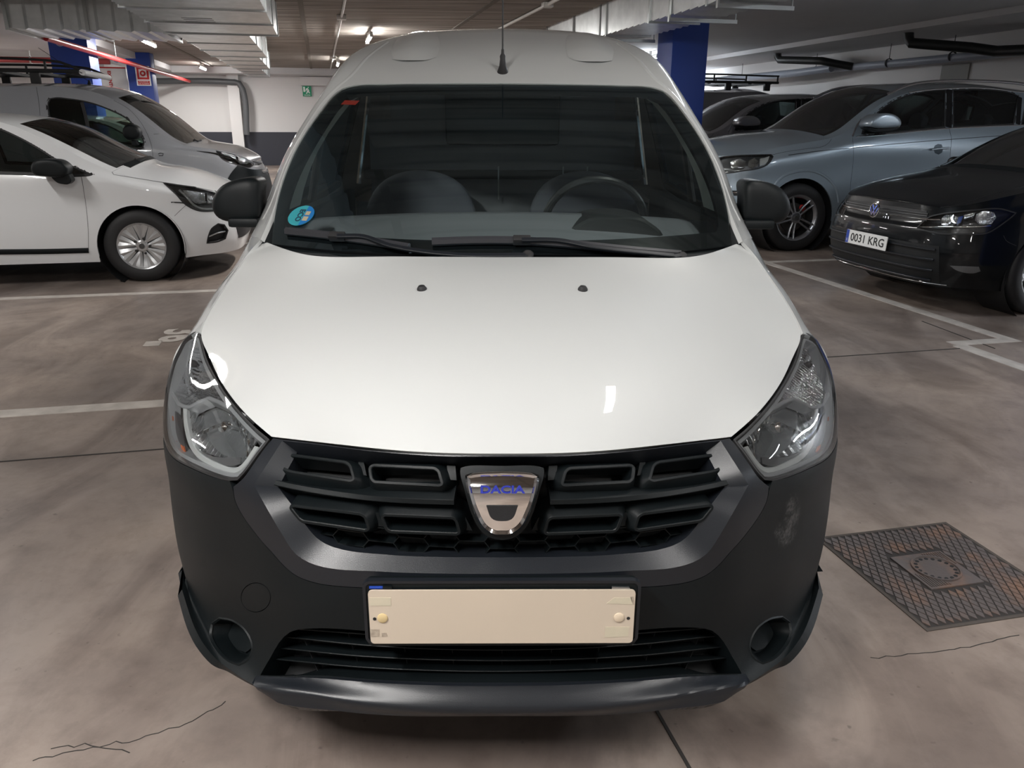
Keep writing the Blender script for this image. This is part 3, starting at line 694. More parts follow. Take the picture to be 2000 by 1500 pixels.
# ================================================================== WHITE VAN
def pebble(mb, poly, M, depth, r, dome=.0, k=6):
    """rounded solid from a 2D outline; front side (local +z) domed"""
    poly = resamp_closed(np.array(poly, float), 44)
    def relax(p, n): 
        for _ in range(n): p = .5 * p + .25 * (np.roll(p, 1, 0) + np.roll(p, -1, 0))
        return p
    c = poly.mean(0); R0 = np.linalg.norm(poly - c, axis=1).mean(); r = min(r, np.linalg.norm(poly - c, axis=1).min() * .7)
    base = relax(poly, 2); ring = [np.concatenate([c + (base - c) * .93, np.full((44, 1), -depth)], 1), np.concatenate([base, np.full((44, 1), -depth + r * .5)], 1)]
    H = r + dome; pw = max(2.2, min(6., .9 * R0 / r + 1.5))
    for a in np.linspace(0, PI / 2, 13):
        t = math.cos(a) ** (2 / pw); h = math.sin(a) ** (2 / pw)
        if a > PI / 2 - .01: t = .03; h = 1.
        base = relax(base, 2); q = base - base.mean(0); q *= R0 / np.linalg.norm(q, axis=1).mean(); q = q * (1 - .02 * a); ring.append(np.concatenate([c + q * t, np.full((44, 1), -r + H * h)], 1))
    n = 44; V = np.concatenate(ring); F = [list(range(n))[::-1]]
    for i in range(len(ring) - 1): F += [[i * n + j, i * n + (j + 1) % n, (i + 1) * n + (j + 1) % n, (i + 1) * n + j] for j in range(n)]
    F.append([(len(ring) - 1) * n + j for j in range(n)])
    if (poly[:, 0] * np.roll(poly[:, 1], -1) - np.roll(poly[:, 0], -1) * poly[:, 1]).sum() < 0: F = [f[::-1] for f in F]
    return mb.add(xf(M, V), F)
def resamp_closed(p, k):
    q = np.concatenate([p, p[:1]]); d = np.concatenate([[0], np.cumsum(np.linalg.norm(np.diff(q, axis=0), axis=1))]); t = np.linspace(0, d[-1], k, endpoint=False)
    return np.stack([np.interp(t, d, q[:, i]) for i in range(2)], 1)
def frame_at(P, n, up=(0, 0, 1)):
    n = np.array(n, float); n /= np.linalg.norm(n); x = np.cross(up, n); x /= np.linalg.norm(x); y = np.cross(n, x)
    return np.array([[x[0], y[0], n[0], P[0]], [x[1], y[1], n[1], P[1]], [x[2], y[2], n[2], P[2]], [0, 0, 0, 1.]])
PAINT = mat('van_white_paint', (.50, .513, .51), .5, coat=1.0, coatr=.03, spec=.3)
PLAS = mat('grained_black_plastic', (.0035, .0055, .0065), .46, bump=(900., .2), spec=.26)
PLAS2 = mat('satin_dark_grey_plastic', (.008, .010, .0135), .36, bump=(700., .15))
GLOSSB = mat('gloss_black', (.008, .008, .009), .12)
FRIT = mat('black_glass_border', (.006, .007, .008), .25)
CHROME = mat('chrome', (.86, .86, .86), .06, 1.0)
WGLASS = glassmat('windscreen_glass', (.88, .94, .91), 1.0, 0.0, .12, gt=(.62, .84, 1.))
CLEAR = glassmat('clear_lens', (.93, .95, .95), 1.0, .02, .02)
RUB = mat('rubber', (.014, .014, .015), .6)
INTD = mat('dark_trim', (.022, .024, .026), .6)
INTG = mat('grey_pillar_trim', (.78, .80, .72), .7)
def chrome_facets(name, scale, direction='X', strength=.6, rough=.1, col=(.8, .81, .82), dist=3., deep=0):
    m, N, L, B = nmat(name); tc = N.new('ShaderNodeTexCoord'); w = N.new('ShaderNodeTexWave'); w.bands_direction = direction
    w.inputs['Scale'].default_value = scale; w.inputs['Distortion'].default_value = dist; b = N.new('ShaderNodeBump'); b.inputs['Strength'].default_value = strength; b.inputs['Distance'].default_value = .012 if deep else .004
    L.new(tc.outputs['Object'], w.inputs['Vector']); L.new(w.outputs['Fac'], b.inputs['Height']); L.new(b.outputs[0], B.inputs['Normal'])
    B.inputs['Metallic'].default_value = 1; B.inputs['Roughness'].default_value = rough; B.inputs['Base Color'].default_value = (*col, 1); return m
CHF = chrome_facets('fluted_reflector', 14, 'X', 1., .06, (.82, .83, .84), 2.5, 1); CHG = chrome_facets('ribbed_indicator_reflector', 34, 'DIAGONAL', 1., .08, (.85, .86, .88), 4., 1)
LAMPG = mat('lamp_bezel_grey', (.27, .275, .285), .3, .35, coat=.5); AMBER = mat('amber_reflector', (.35, .07, .01), .25, coat=.6); LAMPD = mat('lamp_dark', (.03, .028, .03), .3)
van = root('cargo_van', 'white panel van with black bumper facing the camera in the lane', 'van', (0, 3.3, 0))
# ---- hood surface: rows front -> windscreen, columns centre -> edge
frontedge = [CX(u, py, z=z) for u, py, z in ((0, 886, .795), (100, 885, .793), (200, 880, .787), (300, 870, .777), (380, 861, .766))] + [CX(449, 853, x=.485)]
side = [CX(u, py, x=x) for u, py, x in ((476, 830, .522), (503, 804, .565), (533, 767, .628), (556, 728, .69), (574, 688, .745), (585, 652, .785), (569, 612, .79), (546, 574, .785), (520, 537, .772), (496, 502, .755))]
rear = [CX(u, py, z=z) for u, py, z in ((0, 502, 1.030), (120, 502, 1.031), (240, 502, 1.033), (355, 502, 1.035), (420, 489, 1.036), (471, 470, 1.038))]
cen = [(1.425, .845), (1.49, .880), (1.575, .910), (1.68, .937), (1.78, .958), (1.87, .975), (1.96, .991), (2.03, 1.003), (2.09, 1.014), (2.15, 1.023)]
hn = [frontedge]
fr = np.array([0, .22, .43, .64, .82, 1.0])
for (cy, cz), e in zip(cen, side):
    row = []
    for t in fr: row.append([e[0] * t, cy + (e[1] - cy) * t ** 2.3, cz + (e[2] - cz) * t ** 2.3])
    hn.append(row)
hn.append(rear); hn = np.array(hn)
# relax interior rows so the sheet is fair
for it in range(6):
    q = hn.copy(); q[1:-1, :-1] = .5 * hn[1:-1, :-1] + .25 * (hn[:-2, :-1] + hn[2:, :-1]); hn = q; hn[:, 0, 0] = 0
HOOD = Surf(hn, sym=True, canon=True, sub=5)
patch('hood', HOOD, uvrect(HOOD, 60), PAINT, van, h=.035, flange=.018)
# ---- front surface
plan_x = np.array([0, .15, .30, .43, .50, .57, .64, .71, .77, .82, .86, .876]); plan_y = np.array([1.345, 1.350, 1.372, 1.415, 1.455, 1.51, 1.565, 1.635, 1.71, 1.79, 1.885, 2.0])
r0 = list(frontedge) + side[:6] + [CX(613, 661, x=.835), CX(634, 694, x=.862), CX(644, 722, x=.872)]
xs = np.array([0, .11, .22, .33, .42, .49, .545, .60, .65, .70, .75, .80, .84, .865, .8755])
def prow(z, dy=0., sx=1.): return [[x * sx, np.interp(x, plan_x, plan_y) + dy, z] for x in xs]
r3 = prow(.66); r2 = [list((np.array(a) + np.array(b)) / 2 + np.array([.010 * (j > 4), -.016, .004])) for j, (a, b) in enumerate(zip(r0, r3))]
r6 = [CX(u, py, z=z) for u, py, z in ((0, 1392, .235), (100, 1393, .235), (190, 1394, .236), (275, 1391, .238), (350, 1385, .24), (430, 1373, .24), (455, 1352, .24), (475, 1340, .24), (500, 1326, .243), (524, 1310, .247), (542, 1297, .25), (558, 1283, .255), (584, 1250, .27), (605, 1205, .285), (622, 1150, .30))]
FRONT = Surf([r0, r2, r3, prow(.56, -.004), prow(.45, -.010, 1.), prow(.345, -.008, .999), r6], sym=True, canon=True, sub=7, tau=(.9, .9))
def F(px, off=0., step=7., sm=True, closed=True): return FRONT.inv(smooth(px, step, closed) if sm else dens(px, step, closed), off)
LAMPO = [(590, 648), (602, 651), (616, 664), (628, 686), (640, 712), (647, 738), (654, 777), (657, 813), (656, 847), (650, 873), (636, 892), (600, 912), (555, 930), (530, 936), (514, 935), (503, 924), (476, 887), (455, 860), (474, 845), (506, 813), (534, 779), (557, 742), (575, 706), (585, 670)]
lampuv = F(LAMPO, step=9)
# grille opening, lower intake, fog recesses
G_R = [(0, 892), (120, 891), (250, 882), (365, 868), (428, 861), (483, 947), (462, 985), (430, 1040), (401, 1082), (363, 1103), (233, 1116), (120, 1120), (0, 1121)]
G_OUT = symloop(F(G_R, step=12, closed=False))
SEAMR = [(0, 888), (120, 887.5), (250, 879), (365, 865), (446, 855), (456, 866), (480, 899), (506, 935), (524, 950), (519, 980), (474, 1050), (449, 1078), (424, 1106), (400, 1125), (362, 1139), (310, 1146), (250, 1149), (120, 1151), (0, 1152)]
sr = FRONT.inv(smooth(SEAMR, 10, False)); SEAM = symloop(sr)
LI_R = [(0, 1236), (200, 1236), (380, 1227), (412, 1233), (434, 1254), (450, 1282), (463, 1304), (470, 1317), (440, 1319), (350, 1318), (250, 1326), (120, 1331), (0, 1332)]
LI = symloop(F(LI_R, step=12, closed=False))
FOG_R = [(486, 1262), (499, 1230), (524, 1211), (549, 1206), (564, 1217), (567, 1240), (554, 1267), (531, 1289), (511, 1297), (494, 1287)]
fog = F(FOG_R, step=6); fogm = fog * [1, -1]
lampm = lampuv * [1, -1]
# bumper outline: bottom edge to lamps; leaves the centre to the grille surround
tow = FRONT.inv([(-479 + 29 * math.cos(a), 1166 + 29 * math.sin(a)) for a in np.linspace(0, 2 * PI, 36, endpoint=False)])
iB = len(smooth(SEAMR[:9], 10, False)) - 1
low = sr[iB:].copy(); low[-1, 1] = 0                       # seam from the lamp corner to the bottom centre
lc = FRONT.inv(smooth([(530, 939), (556, 934), (602, 916), (638, 896), (653, 875), (660, 847)], 8, False))
umax, vmax = FRONT.ku[-1], FRONT.kv[-1]
right = np.concatenate([lc[:-1], [[lc[-1][0], vmax]], [[umax, vmax]], [[umax, v] for v in np.linspace(vmax, 0, 60)[1:]]])
chain = np.concatenate([low[::-1][:-1], right]); chain[0, 1] = 0
BUMP = symloop(chain)
bsc, bN, bL, bB = nmat('scuffed_bumper_plastic')
def scuff_material():
    N, L, B = bN, bL, bB; tc = N.new('ShaderNodeTexCoord'); B.inputs['Roughness'].default_value = .46; B.inputs['Specular IOR Level'].default_value = .26
    q_ = FRONT.inv([(566, 1015)]); p = FRONT.ev(q_[:, 0], q_[:, 1])[0] - np.array([0, 3.3, 0]); mp = N.new('ShaderNodeMapping'); mp.inputs['Location'].default_value = tuple(-p * 9); mp.inputs['Scale'].default_value = (9, 9, 9)
    g = N.new('ShaderNodeTexGradient'); g.gradient_type = 'SPHERICAL'; n = N.new('ShaderNodeTexNoise'); n.inputs['Scale'].default_value = 150; n.inputs['Detail'].default_value = 8; n.inputs['Roughness'].default_value = .75
    n2 = N.new('ShaderNodeTexNoise'); n2.inputs['Scale'].default_value = 18; n2.inputs['Detail'].default_value = 3
    m = N.new('ShaderNodeMath'); m.operation = 'MULTIPLY'; m2 = N.new('ShaderNodeMath'); m2.operation = 'MULTIPLY'; r = N.new('ShaderNodeValToRGB'); r.color_ramp.elements[0].position = .14; r.color_ramp.elements[1].position = .24
    r.color_ramp.elements[0].color = (.0035, .0055, .0065, 1); r.color_ramp.elements[1].color = (.07, .07, .07, 1)
    b = N.new('ShaderNodeBump'); b.inputs['Strength'].default_value = .25; b.inputs['Distance'].default_value = .002; n3 = N.new('ShaderNodeTexNoise'); n3.inputs['Scale'].default_value = 900
    L.new(tc.outputs['Object'], mp.inputs[0]); L.new(mp.outputs[0], g.inputs[0]); L.new(tc.outputs['Object'], n.inputs['Vector']); L.new(tc.outputs['Object'], n2.inputs['Vector']); L.new(tc.outputs['Object'], n3.inputs['Vector'])
    L.new(g.outputs['Fac'], m.inputs[0]); L.new(n.outputs['Fac'], m.inputs[1]); L.new(m.outputs[0], m2.inputs[0]); L.new(n2.outputs['Fac'], m2.inputs[1]); L.new(m2.outputs[0], r.inputs[0]); L.new(r.outputs[0], B.inputs['Base Color'])
    L.new(n3.outputs['Fac'], b.inputs['Height']); L.new(b.outputs[0], B.inputs['Normal'])
scuff_material()
af = np.linspace(PI * .42, PI * 1.12, 22); ap = [(.875, 2.335 + .375 * math.cos(t), .31 + .375 * math.sin(t)) for t in af]; ap = [p for p in ap if p[1] < 1.995]
farch = FRONT.inv3(ap, (.15, 1, 1), 1); farch = np.concatenate([farch, [[farch[-1][0], vmax + .05], [farch[0][0], vmax + .05]]])
bumper = patch('bumper', FRONT, BUMP, bsc, van, holes=[LI, fog, fogm, tow, farch, farch * [1, -1]], h=.028, flange=.02, label='black grained bumper, scuffed at the right corner')
patch('towing_eye_cover', FRONT, inset(tow, .0016), PLAS, van, h=.03, flange=.01)
surround = patch('grille_surround', FRONT, inset(SEAM, .0016), PLAS2, van, holes=[G_OUT], h=.022, flange=.012)
# chamfer leading into the grille, and backing
GI = [(0, 897), (120, 896), (250, 888), (360, 876), (412, 868), (452, 945), (430, 985), (396, 1040), (372, 1066), (340, 1082), (225, 1097), (120, 1101), (0, 1102)]
gi = FRONT.inv(smooth(GI, 12, False)); go = FRONT.inv(smooth(G_R, 12, False)); kk = 60
def resamp(p, k):
    d = np.concatenate([[0], np.cumsum(np.linalg.norm(np.diff(p, axis=0), axis=1))]); t = np.linspace(0, d[-1], k); return np.stack([np.interp(t, d, p[:, i]) for i in range(2)], 1)
def segs(raw, cuts, ks):
    out = []
    for (a, b), k in zip(cuts, ks): out.append(resamp(FRONT.inv(smooth(raw[a:b + 1], 6, False)), k)[:-1])
    return np.concatenate(out + [FRONT.inv([raw[-1]])])
cuts = [(0, 4), (4, 5), (5, 12)]; ks = [30, 12, 70]
a = segs(G_R, cuts, ks); b = segs(GI, cuts, ks); a[0, 1] = a[-1, 1] = b[0, 1] = b[-1, 1] = 0
A3 = FRONT.ev(a[:, 0], a[:, 1]); B3 = FRONT.ev(b[:, 0], b[:, 1], -.028); C3 = FRONT.ev(b[:, 0], b[:, 1], -.085)
V = np.concatenate([A3, B3, C3]); n = len(A3); Fq = [[i + r * n, i + 1 + r * n, i + 1 + (r + 1) * n, i + (r + 1) * n] for r in range(2) for i in range(n - 1)]
Vm = V * [-1, 1, 1]; Fm = [[j + 3 * n for j in f[::-1]] for f in Fq]
mesh('grille_recess_wall', np.concatenate([V, Vm]), Fq + Fm, PLAS2, surround, sharp=30)
grille = patch('upper_grille', FRONT, symloop(b), mat('grille_void', (.004, .005, .006), .7), van, h=.06, off=-.085, flange=0)
def ringprof(w, d, flare): return [(-w / 2, -d), (-w / 2, -.0015), (-w / 2 + .0015, 0), (w / 2 - .0015, 0), (w / 2, -.0015), (w / 2 + flare, -d)]
def fring(name, px, parent, off, w=.0075, d=.045, flare=.020, m=PLAS, step=5, mirror=True, S=None):
    S = S or FRONT; q = rounded(px, 6., step)
    ar = (q[:, 0] * np.roll(q[:, 1], -1) - np.roll(q[:, 0], -1) * q[:, 1]).sum()
    if ar > 0: q = q[::-1]
    uv = S.inv(q, off); P = S.ev(uv[:, 0], uv[:, 1], off); Nn = S.nrm(uv[:, 0], uv[:, 1])
    c = P.mean(0); T = np.roll(P, -1, 0) - np.roll(P, 1, 0); Sd = np.cross(T, Nn)
    if ((P - c) * Sd).sum() < 0: P = P[::-1]; Nn = Nn[::-1]
    out = [ribbon(name, P, Nn, ringprof(w, d, flare), m, parent, closed=True)]
    if mirror:
        P2 = (P * [-1, 1, 1])[::-1]; N2 = (Nn * [-1, 1, 1])[::-1]; out.append(ribbon(name, P2, N2, ringprof(w, d, flare), m, parent, closed=True))
    return out
OFG = -.022
FR = [[(289, 936), (296, 909), (305, 902), (410, 888), (420, 891), (430, 908), (426, 916), (410, 921), (296, 939)],
      [(117, 945), (124, 920), (132, 914), (252, 908), (259, 913), (256, 934), (250, 941), (122, 948)],
      [(83, 1040), (89, 1018), (96, 1012), (230, 1006), (235, 1011), (226, 1034), (219, 1039), (88, 1044)],
      [(260, 1033), (267, 1010), (276, 1004), (409, 987), (413, 993), (395, 1015), (388, 1019), (266, 1037)]]
for fp in FR: fring('grille_frame', fp, grille, OFG)
for sgn in (1, -1):
    q = FRONT.inv(smooth([(94, 981), (180, 978), (259, 972), (389, 953), (458, 938)], 6, False), OFG); v = q[:, 1] * sgn
    P = FRONT.ev(q[:, 0], v, OFG); Nn = FRONT.nrm(q[:, 0], v)
    T = np.gradient(P, axis=0); Sd = np.cross(T, Nn)
    if Sd[0][2] < 0: P = P[::-1]; Nn = Nn[::-1]
    ribbon('grille_crossbar', P, Nn, [(-.006, -.05), (-.006, -.001), (-.005, 0), (.004, 0), (.005, -.001), (.022, -.05)], PLAS, grille)
    for tab in ([(91, 910), (108, 909), (105, 937), (89, 938)], [(270, 901), (281, 899), (276, 927), (264, 929)], [(235, 1002), (251, 1000), (243, 1027), (228, 1029)], [(71, 1011), (77, 1011), (70, 1036), (58, 1036)]):
        uv = F([(sgn * x, y) for x, y in tab], -.044, 6, sm=False); patch('grille_tab', FRONT, uv, PLAS, grille, off=-.044, h=.03, flange=.03)
# honeycomb mesh: hexagonal cells, each wall a thin strip
def hexpt(u, y): return (u, y - (abs(u) ** 2) * 2.25e-4 - .004 * abs(u))
mbh = MB()
for row in range(5):
    y0 = 1058 + row * 13.5
    for col in range(-4, 5):
        cx0 = col * 118 + (59 if row % 2 else 0)
        hx = [(cx0 - 24, y0 - 13.5), (cx0 + 24, y0 - 13.5), (cx0 + 35, y0), (cx0 + 24, y0 + 13.5), (cx0 - 24, y0 + 13.5), (cx0 - 35, y0)]
        px = [hexpt(*p) for p in dens(hx, 14)]
        if max(abs(p[0]) for p in px) > 425 or abs(cx0) > 390: continue
        lim = [np.interp(abs(p[0]), [0, 225, 340, 372, 396, 430], [1101, 1097, 1082, 1066, 1040, 985]) - p[1] for p in px]
        if min(lim) < -8: continue
        uv = FRONT.inv(px, -.045); P = FRONT.ev(uv[:, 0], uv[:, 1], -.045); Nn = FRONT.nrm(uv[:, 0], uv[:, 1]); mbh = MB(); sweep(mbh, P, Nn, [(-.0012, -.03), (.0012, -.03), (.0012, 0), (-.0012, 0)], True); mbh.build('mesh_cell', PLAS, grille, sharp=30)
# badge
hs_ = [(0, 910), (72, 911), (81, 914), (82, 922), (74, 955), (58, 1008), (42, 1036), (21, 1051), (0, 1055)]
def SY(px, off=0., step=5): return symloop(FRONT.inv(smooth(px, step, False), off))
badge = patch('badge_housing', FRONT, SY(hs_, -.004), PLAS, van, off=-.004, h=.02, flange=.06)
shield = [(0, 925), (55, 928), (68, 931), (64, 958), (50, 1000), (35, 1027), (15, 1040), (0, 1041)]
sf = SY(shield, .002); patch('badge_face', FRONT, sf, CHROME, badge, off=.002, h=.012, flange=.008, label='chrome shield shaped badge')
P, Nn = FRONT.ev(sf[:, 0], sf[:, 1], .003), FRONT.nrm(sf[:, 0], sf[:, 1])
ribbon('badge_rim', P, Nn, [(-.0045, 0), (0, .005), (.0045, .0)], CHROME, badge, closed=True)
low_ = [(0, 988), (31, 988), (21, 1012), (12, 1017), (0, 1018)]
patch('badge_mesh', FRONT, SY(low_, .004, 4), mat('badge_mesh_black', (.01, .01, .012), .5, bump=(1500, 1.)), badge, off=.004, h=.01, flange=.002)
uvc = FRONT.inv([(0, 957)], .004); Pc = FRONT.ev(uvc[:, 0], [0.], .0045)[0]; nc = FRONT.nrm(uvc[:, 0], [0.])[0]
text('badge_lettering', 'DACIA', .020, frame_at(Pc, nc), mat('badge_blue', (.02, .03, .28), .3), badge, .0006, .0006, width=.083)
# lower intake: backing, slats, uprights, lip
A3 = FRONT.ev(LI[:, 0], LI[:, 1], -.001); B3 = FRONT.ev(LI[:, 0], LI[:, 1], -.075); n = len(A3)
mesh('intake_wall', np.concatenate([A3, B3]), [[i, (i + 1) % n, n + (i + 1) % n, n + i] for i in range(n)], PLAS, bumper, sharp=40)
lib = patch('lower_intake', FRONT, LI, mat('grille_void', (.004, .005, .006), .7), van, h=.08, off=-.07, flange=0)
for k, (yc, e) in enumerate(((1248, 400), (1270, 425), (1291, 440), (1312, 452))):
    q = FRONT.inv(smooth([(-e, yc - 27), (-e * .6, yc - 9), (0, yc), (e * .6, yc - 9), (e, yc - 27)] if k else [(-e, yc - 20), (-e * .6, yc - 8), (0, yc), (e * .6, yc - 8), (e, yc - 20)], 14, False), -.02)
    ribbon('intake_slat', FRONT.ev(q[:, 0], q[:, 1], -.02), FRONT.nrm(q[:, 0], q[:, 1]), rect(.003, -.035, 0, .0008), PLAS, lib)
for e0, e1 in ((390, 352), (195, 180), (0, 0), (-195, -180), (-390, -352), (300, 270), (-300, -270), (100, 92), (-100, -92)):
    q = FRONT.inv(dens([(e0, 1236), (e1, 1326)], 10, False), -.04); ribbon('intake_upright', FRONT.ev(q[:, 0], q[:, 1], -.04), FRONT.nrm(q[:, 0], q[:, 1]), rect(.0014, -.02, 0), mat('grille_void', (.004, .005, .006), .7), lib)
LIP = [(0, 1333), (120, 1332), (250, 1327), (350, 1320), (440, 1320), (471, 1318), (452, 1345), (428, 1374), (350, 1386), (275, 1391), (190, 1394), (0, 1393)]
lipuv = symloop(FRONT.inv(smooth(LIP, 12, False)))
lt = FRONT.inv(smooth(LIP[:6], 12, False)); lt = lt[np.argsort(lt[:, 1])]
patch('front_lip', FRONT, lipuv, PLAS2, van, h=.012, off=.010, flange=.035, offfn=lambda u, v: .024 * np.sin(PI * np.clip((u - np.interp(np.abs(v), lt[:, 1], lt[:, 0])) / np.maximum(.01, umax - np.interp(np.abs(v), lt[:, 1], lt[:, 0])), 0, 1)) ** 1.3)
# fog lamp recesses
for sg, fg in ((1, fog), (-1, fogm)):
    c = fg.mean(0); ins = c + (fg - c) * .64 + [-.010, -.003 * sg]
    A3 = FRONT.ev(fg[:, 0], fg[:, 1]); B3 = FRONT.ev(ins[:, 0], ins[:, 1], -.045); n = len(A3)
    f1 = mesh('fog_recess', np.concatenate([A3, B3]), [[i, (i + 1) % n, n + (i + 1) % n, n + i] for i in range(n)] + [[n + i for i in range(n)]], PLAS, van, sharp=40)
    patch('fog_blank', FRONT, ins.mean(0) + (ins - ins.mean(0)) * .90, PLAS, f1, h=.02, off=-.038, flange=.01)
    P, Nn = FRONT.ev(fg[:, 0], fg[:, 1]), FRONT.nrm(fg[:, 0], fg[:, 1]); ribbon('recess_edge', P, Nn, [(-.004, -.001), (0, .0025), (.004, -.001)], PLAS, f1, closed=True)
# ---- headlamps
def lamp(sg):
    fl = (lambda uv: uv * [1, sg])
    def R(px, off, step=6, sm=True): return fl(FRONT.inv(smooth(px, step) if sm else dens(px, step), off))
    lu = fl(lampuv); hl = patch('headlight', FRONT, lu, mat('lamp_housing', (.24, .25, .26), .25, .75), van, h=.03, off=-.045, flange=.0)
    A3 = FRONT.ev(lu[:, 0], lu[:, 1], .001); B3 = FRONT.ev(lu[:, 0], lu[:, 1], -.046); n = len(A3)
    mesh('housing_wall', np.concatenate([A3, B3]), [[i, (i + 1) % n, n + (i + 1) % n, n + i] for i in range(n)], mat('lamp_wall', (.22, .225, .23), .3, .5), hl)
    patch('lens', FRONT, inset(lu, .001), CLEAR, hl, h=.03, off=.003, flange=0)
    P, Nn = FRONT.ev(lu[:, 0], lu[:, 1], .0), FRONT.nrm(lu[:, 0], lu[:, 1]); ribbon('seal', P, Nn, [(-.0035, -.01), (-.003, .002), (.003, .002), (.0035, -.01)], RUB, hl, closed=True)
    ilu = inset(lu, .010); P, Nn = FRONT.ev(ilu[:, 0], ilu[:, 1], -.006), FRONT.nrm(ilu[:, 0], ilu[:, 1]); ribbon('inner_rim', P, Nn, [(-.006, -.03), (-.004, 0), (.004, 0), (.006, -.03)], LAMPG, hl, closed=True)
    main = [(541, 801), (563, 789), (587, 787), (600, 800), (607, 824), (600, 858), (582, 880), (559, 890), (494, 890), (473, 865), (494, 838), (515, 820)]
    mu = R(main, -.03); c = mu.mean(0); sc = np.abs(mu - c).max(0)
    patch('main_reflector', FRONT, mu, CHF, hl, h=.006, off=-.022, flange=.004, offfn=lambda u, v: -.045 * np.clip(1 - ((u - c[0]) / sc[0]) ** 2 - ((v - c[1]) / sc[1]) ** 2, 0, 1))
    cb = FRONT.inv([(545, 828)], -.03)[0] * [1, sg]; P0 = FRONT.ev([cb[0]], [cb[1]], -.05)[0]; n0 = FRONT.nrm([cb[0]], [cb[1]])[0]
    MB().lathe([(0, .016), (.012, .016), (.02, .012), (.024, .0)], P0, n0 * .6 + np.array([0, -.5, 0]), 20).build('bulb_cap', CHROME, hl)
    for aa, bb in (((545, 828), (600, 852)), ((545, 828), (490, 846))):
        q = fl(FRONT.inv(dens([aa, bb], 8, False), -.03)); ribbon('reflector_rib', FRONT.ev(q[:, 0], q[:, 1], -.026), FRONT.nrm(q[:, 0], q[:, 1]), rect(.002, -.01, 0), CHROME, hl)
    c2 = [(510, 892), (559, 892), (590, 882), (566, 903), (528, 910), (512, 905)]
    patch('mesh_plate', FRONT, R(c2, -.015, 5), mat('perforated_grey', (.12, .12, .125), .45, .5, bump=(1200, 1.)), hl, h=.02, off=-.018, flange=.003)
    ind = [(592, 668), (604, 671), (620, 688), (634, 710), (643, 738), (645, 762), (632, 785), (612, 790), (591, 779), (573, 775), (546, 781), (552, 765), (567, 740), (579, 715), (588, 690)]
    iu = R(ind, -.014); ci = iu.mean(0); si = np.abs(iu - ci).max(0)
    patch('indicator_reflector', FRONT, iu, CHG, hl, h=.006, off=-.014, flange=.004, offfn=lambda u, v: -.020 * np.clip(1 - ((u - ci[0]) / si[0]) ** 2 - ((v - ci[1]) / si[1]) ** 2, 0, 1))
    cb = FRONT.inv([(600, 712)], -.03)[0] * [1, sg]; P0 = FRONT.ev([cb[0]], [cb[1]], -.036)[0]; MB().lathe([(0, .010), (.01, .010), (.018, .006), (.02, .0)], P0, n0, 16).build('indicator_bulb', LAMPD, hl)
    for k in range(6):
        q = R([(563 + k * 11, 764 - k * 3), (570 + k * 11, 738 - k * 3)], -.014, 5, False)[:6]; q = q[:3]
        ribbon('lens_rib', FRONT.ev(q[:, 0], q[:, 1], -.013), FRONT.nrm(q[:, 0], q[:, 1]), rect(.0022, -.004, 0), CLEAR if False else CHROME, hl)
    def rb(nm, px, off, w, d, m, step=5):
        q = fl(FRONT.inv(smooth(px, step, False), off)); P = FRONT.ev(q[:, 0], q[:, 1], off); ribbon(nm, P, FRONT.nrm(q[:, 0], q[:, 1]), rect(w, -d, 0, .002), m, hl)
    rb('divider_bezel', [(500, 813), (530, 797), (556, 783), (572, 777), (592, 785), (613, 795), (630, 790), (643, 768)], -.010, .010, .03, LAMPG)
    rb('light_strip', [(618, 796), (616, 830), (606, 868), (590, 890), (562, 907), (528, 919), (514, 917), (500, 904), (478, 872)], -.012, .013, .03, mat('pale_strip', (.42, .43, .43), .3, .3))
    side_ = [(626, 815), (644, 797), (649, 824), (638, 865), (614, 890), (622, 850)]
    patch('side_reflector', FRONT, R(side_, -.02, 5), LAMPD, hl, h=.02, off=-.022, flange=.003)
    for am in ([(640, 806), (646, 806), (646, 826), (639, 822)], [(632, 862), (638, 860), (634, 876), (627, 878)], [(618, 872), (624, 868), (620, 884), (614, 886)]):
        patch('amber_insert', FRONT, R(am, -.018, 5, False), AMBER, hl, h=.02, off=-.016, flange=.003)
    return hl
lamp(1); lamp(-1)
# ---- number plate board
def plpt(u, py, y=1.305): return CX(u, py, y=y)
a, b = plpt(-258, 1151), plpt(258, 1254); PYp = 1.305
zc_ = (a[2] + b[2]) / 2; w2 = .5 * (b[0] - a[0]); h2 = .5 * (a[2] - b[2]); PM = Matrix.Translation((0, PYp, zc_)) @ Matrix.Rotation(PI / 2, 4, 'X')
def rrect(w, h, r, k=5):
    return [(sx * (w - r) + r * math.cos(t), sy * (h - r) + r * math.sin(t)) for sx, sy, t0 in ((1, 1, 0), (-1, 1, PI / 2), (-1, -1, PI), (1, -1, 1.5 * PI)) for t in np.linspace(t0, t0 + PI / 2, k)]
hold = MB().prism(rrect(w2 + .008, h2 + .011, .012), -.03, -.004, PM); hb = hold.build('plate_holder', PLAS, van, sharp=30)
P = xf(PM, np.array([[x, y + .006, -.002] for x, y in rrect(w2 + .008, h2 + .008, .012, 6)])); ribbon('holder_rim', P, np.tile([0, -1., 0], (len(P), 1)), [(-.004, -.01), (-.003, 0), (.003, 0), (.004, -.01)], PLAS2, hb, closed=True)
CREAM = mat('cream_board', (.54, .46, .37), .5, noise=(5., (.50, .43, .35), .3))
pb = MB().prism(rrect(w2, h2, .008), 0, .004, PM).build('cover_board', CREAM, van, sharp=30, label='blank cream board over the number plate')
bl = MB().prism([(-w2 + .002, h2 + .0005), (-w2 + .028, h2 + .0005), (-w2 + .028, h2 + .005), (-w2 + .002, h2 + .005)], -.004, -.002, PM).build('plate_edge', mat('plate_blue', (.01, .05, .35), .4), pb)
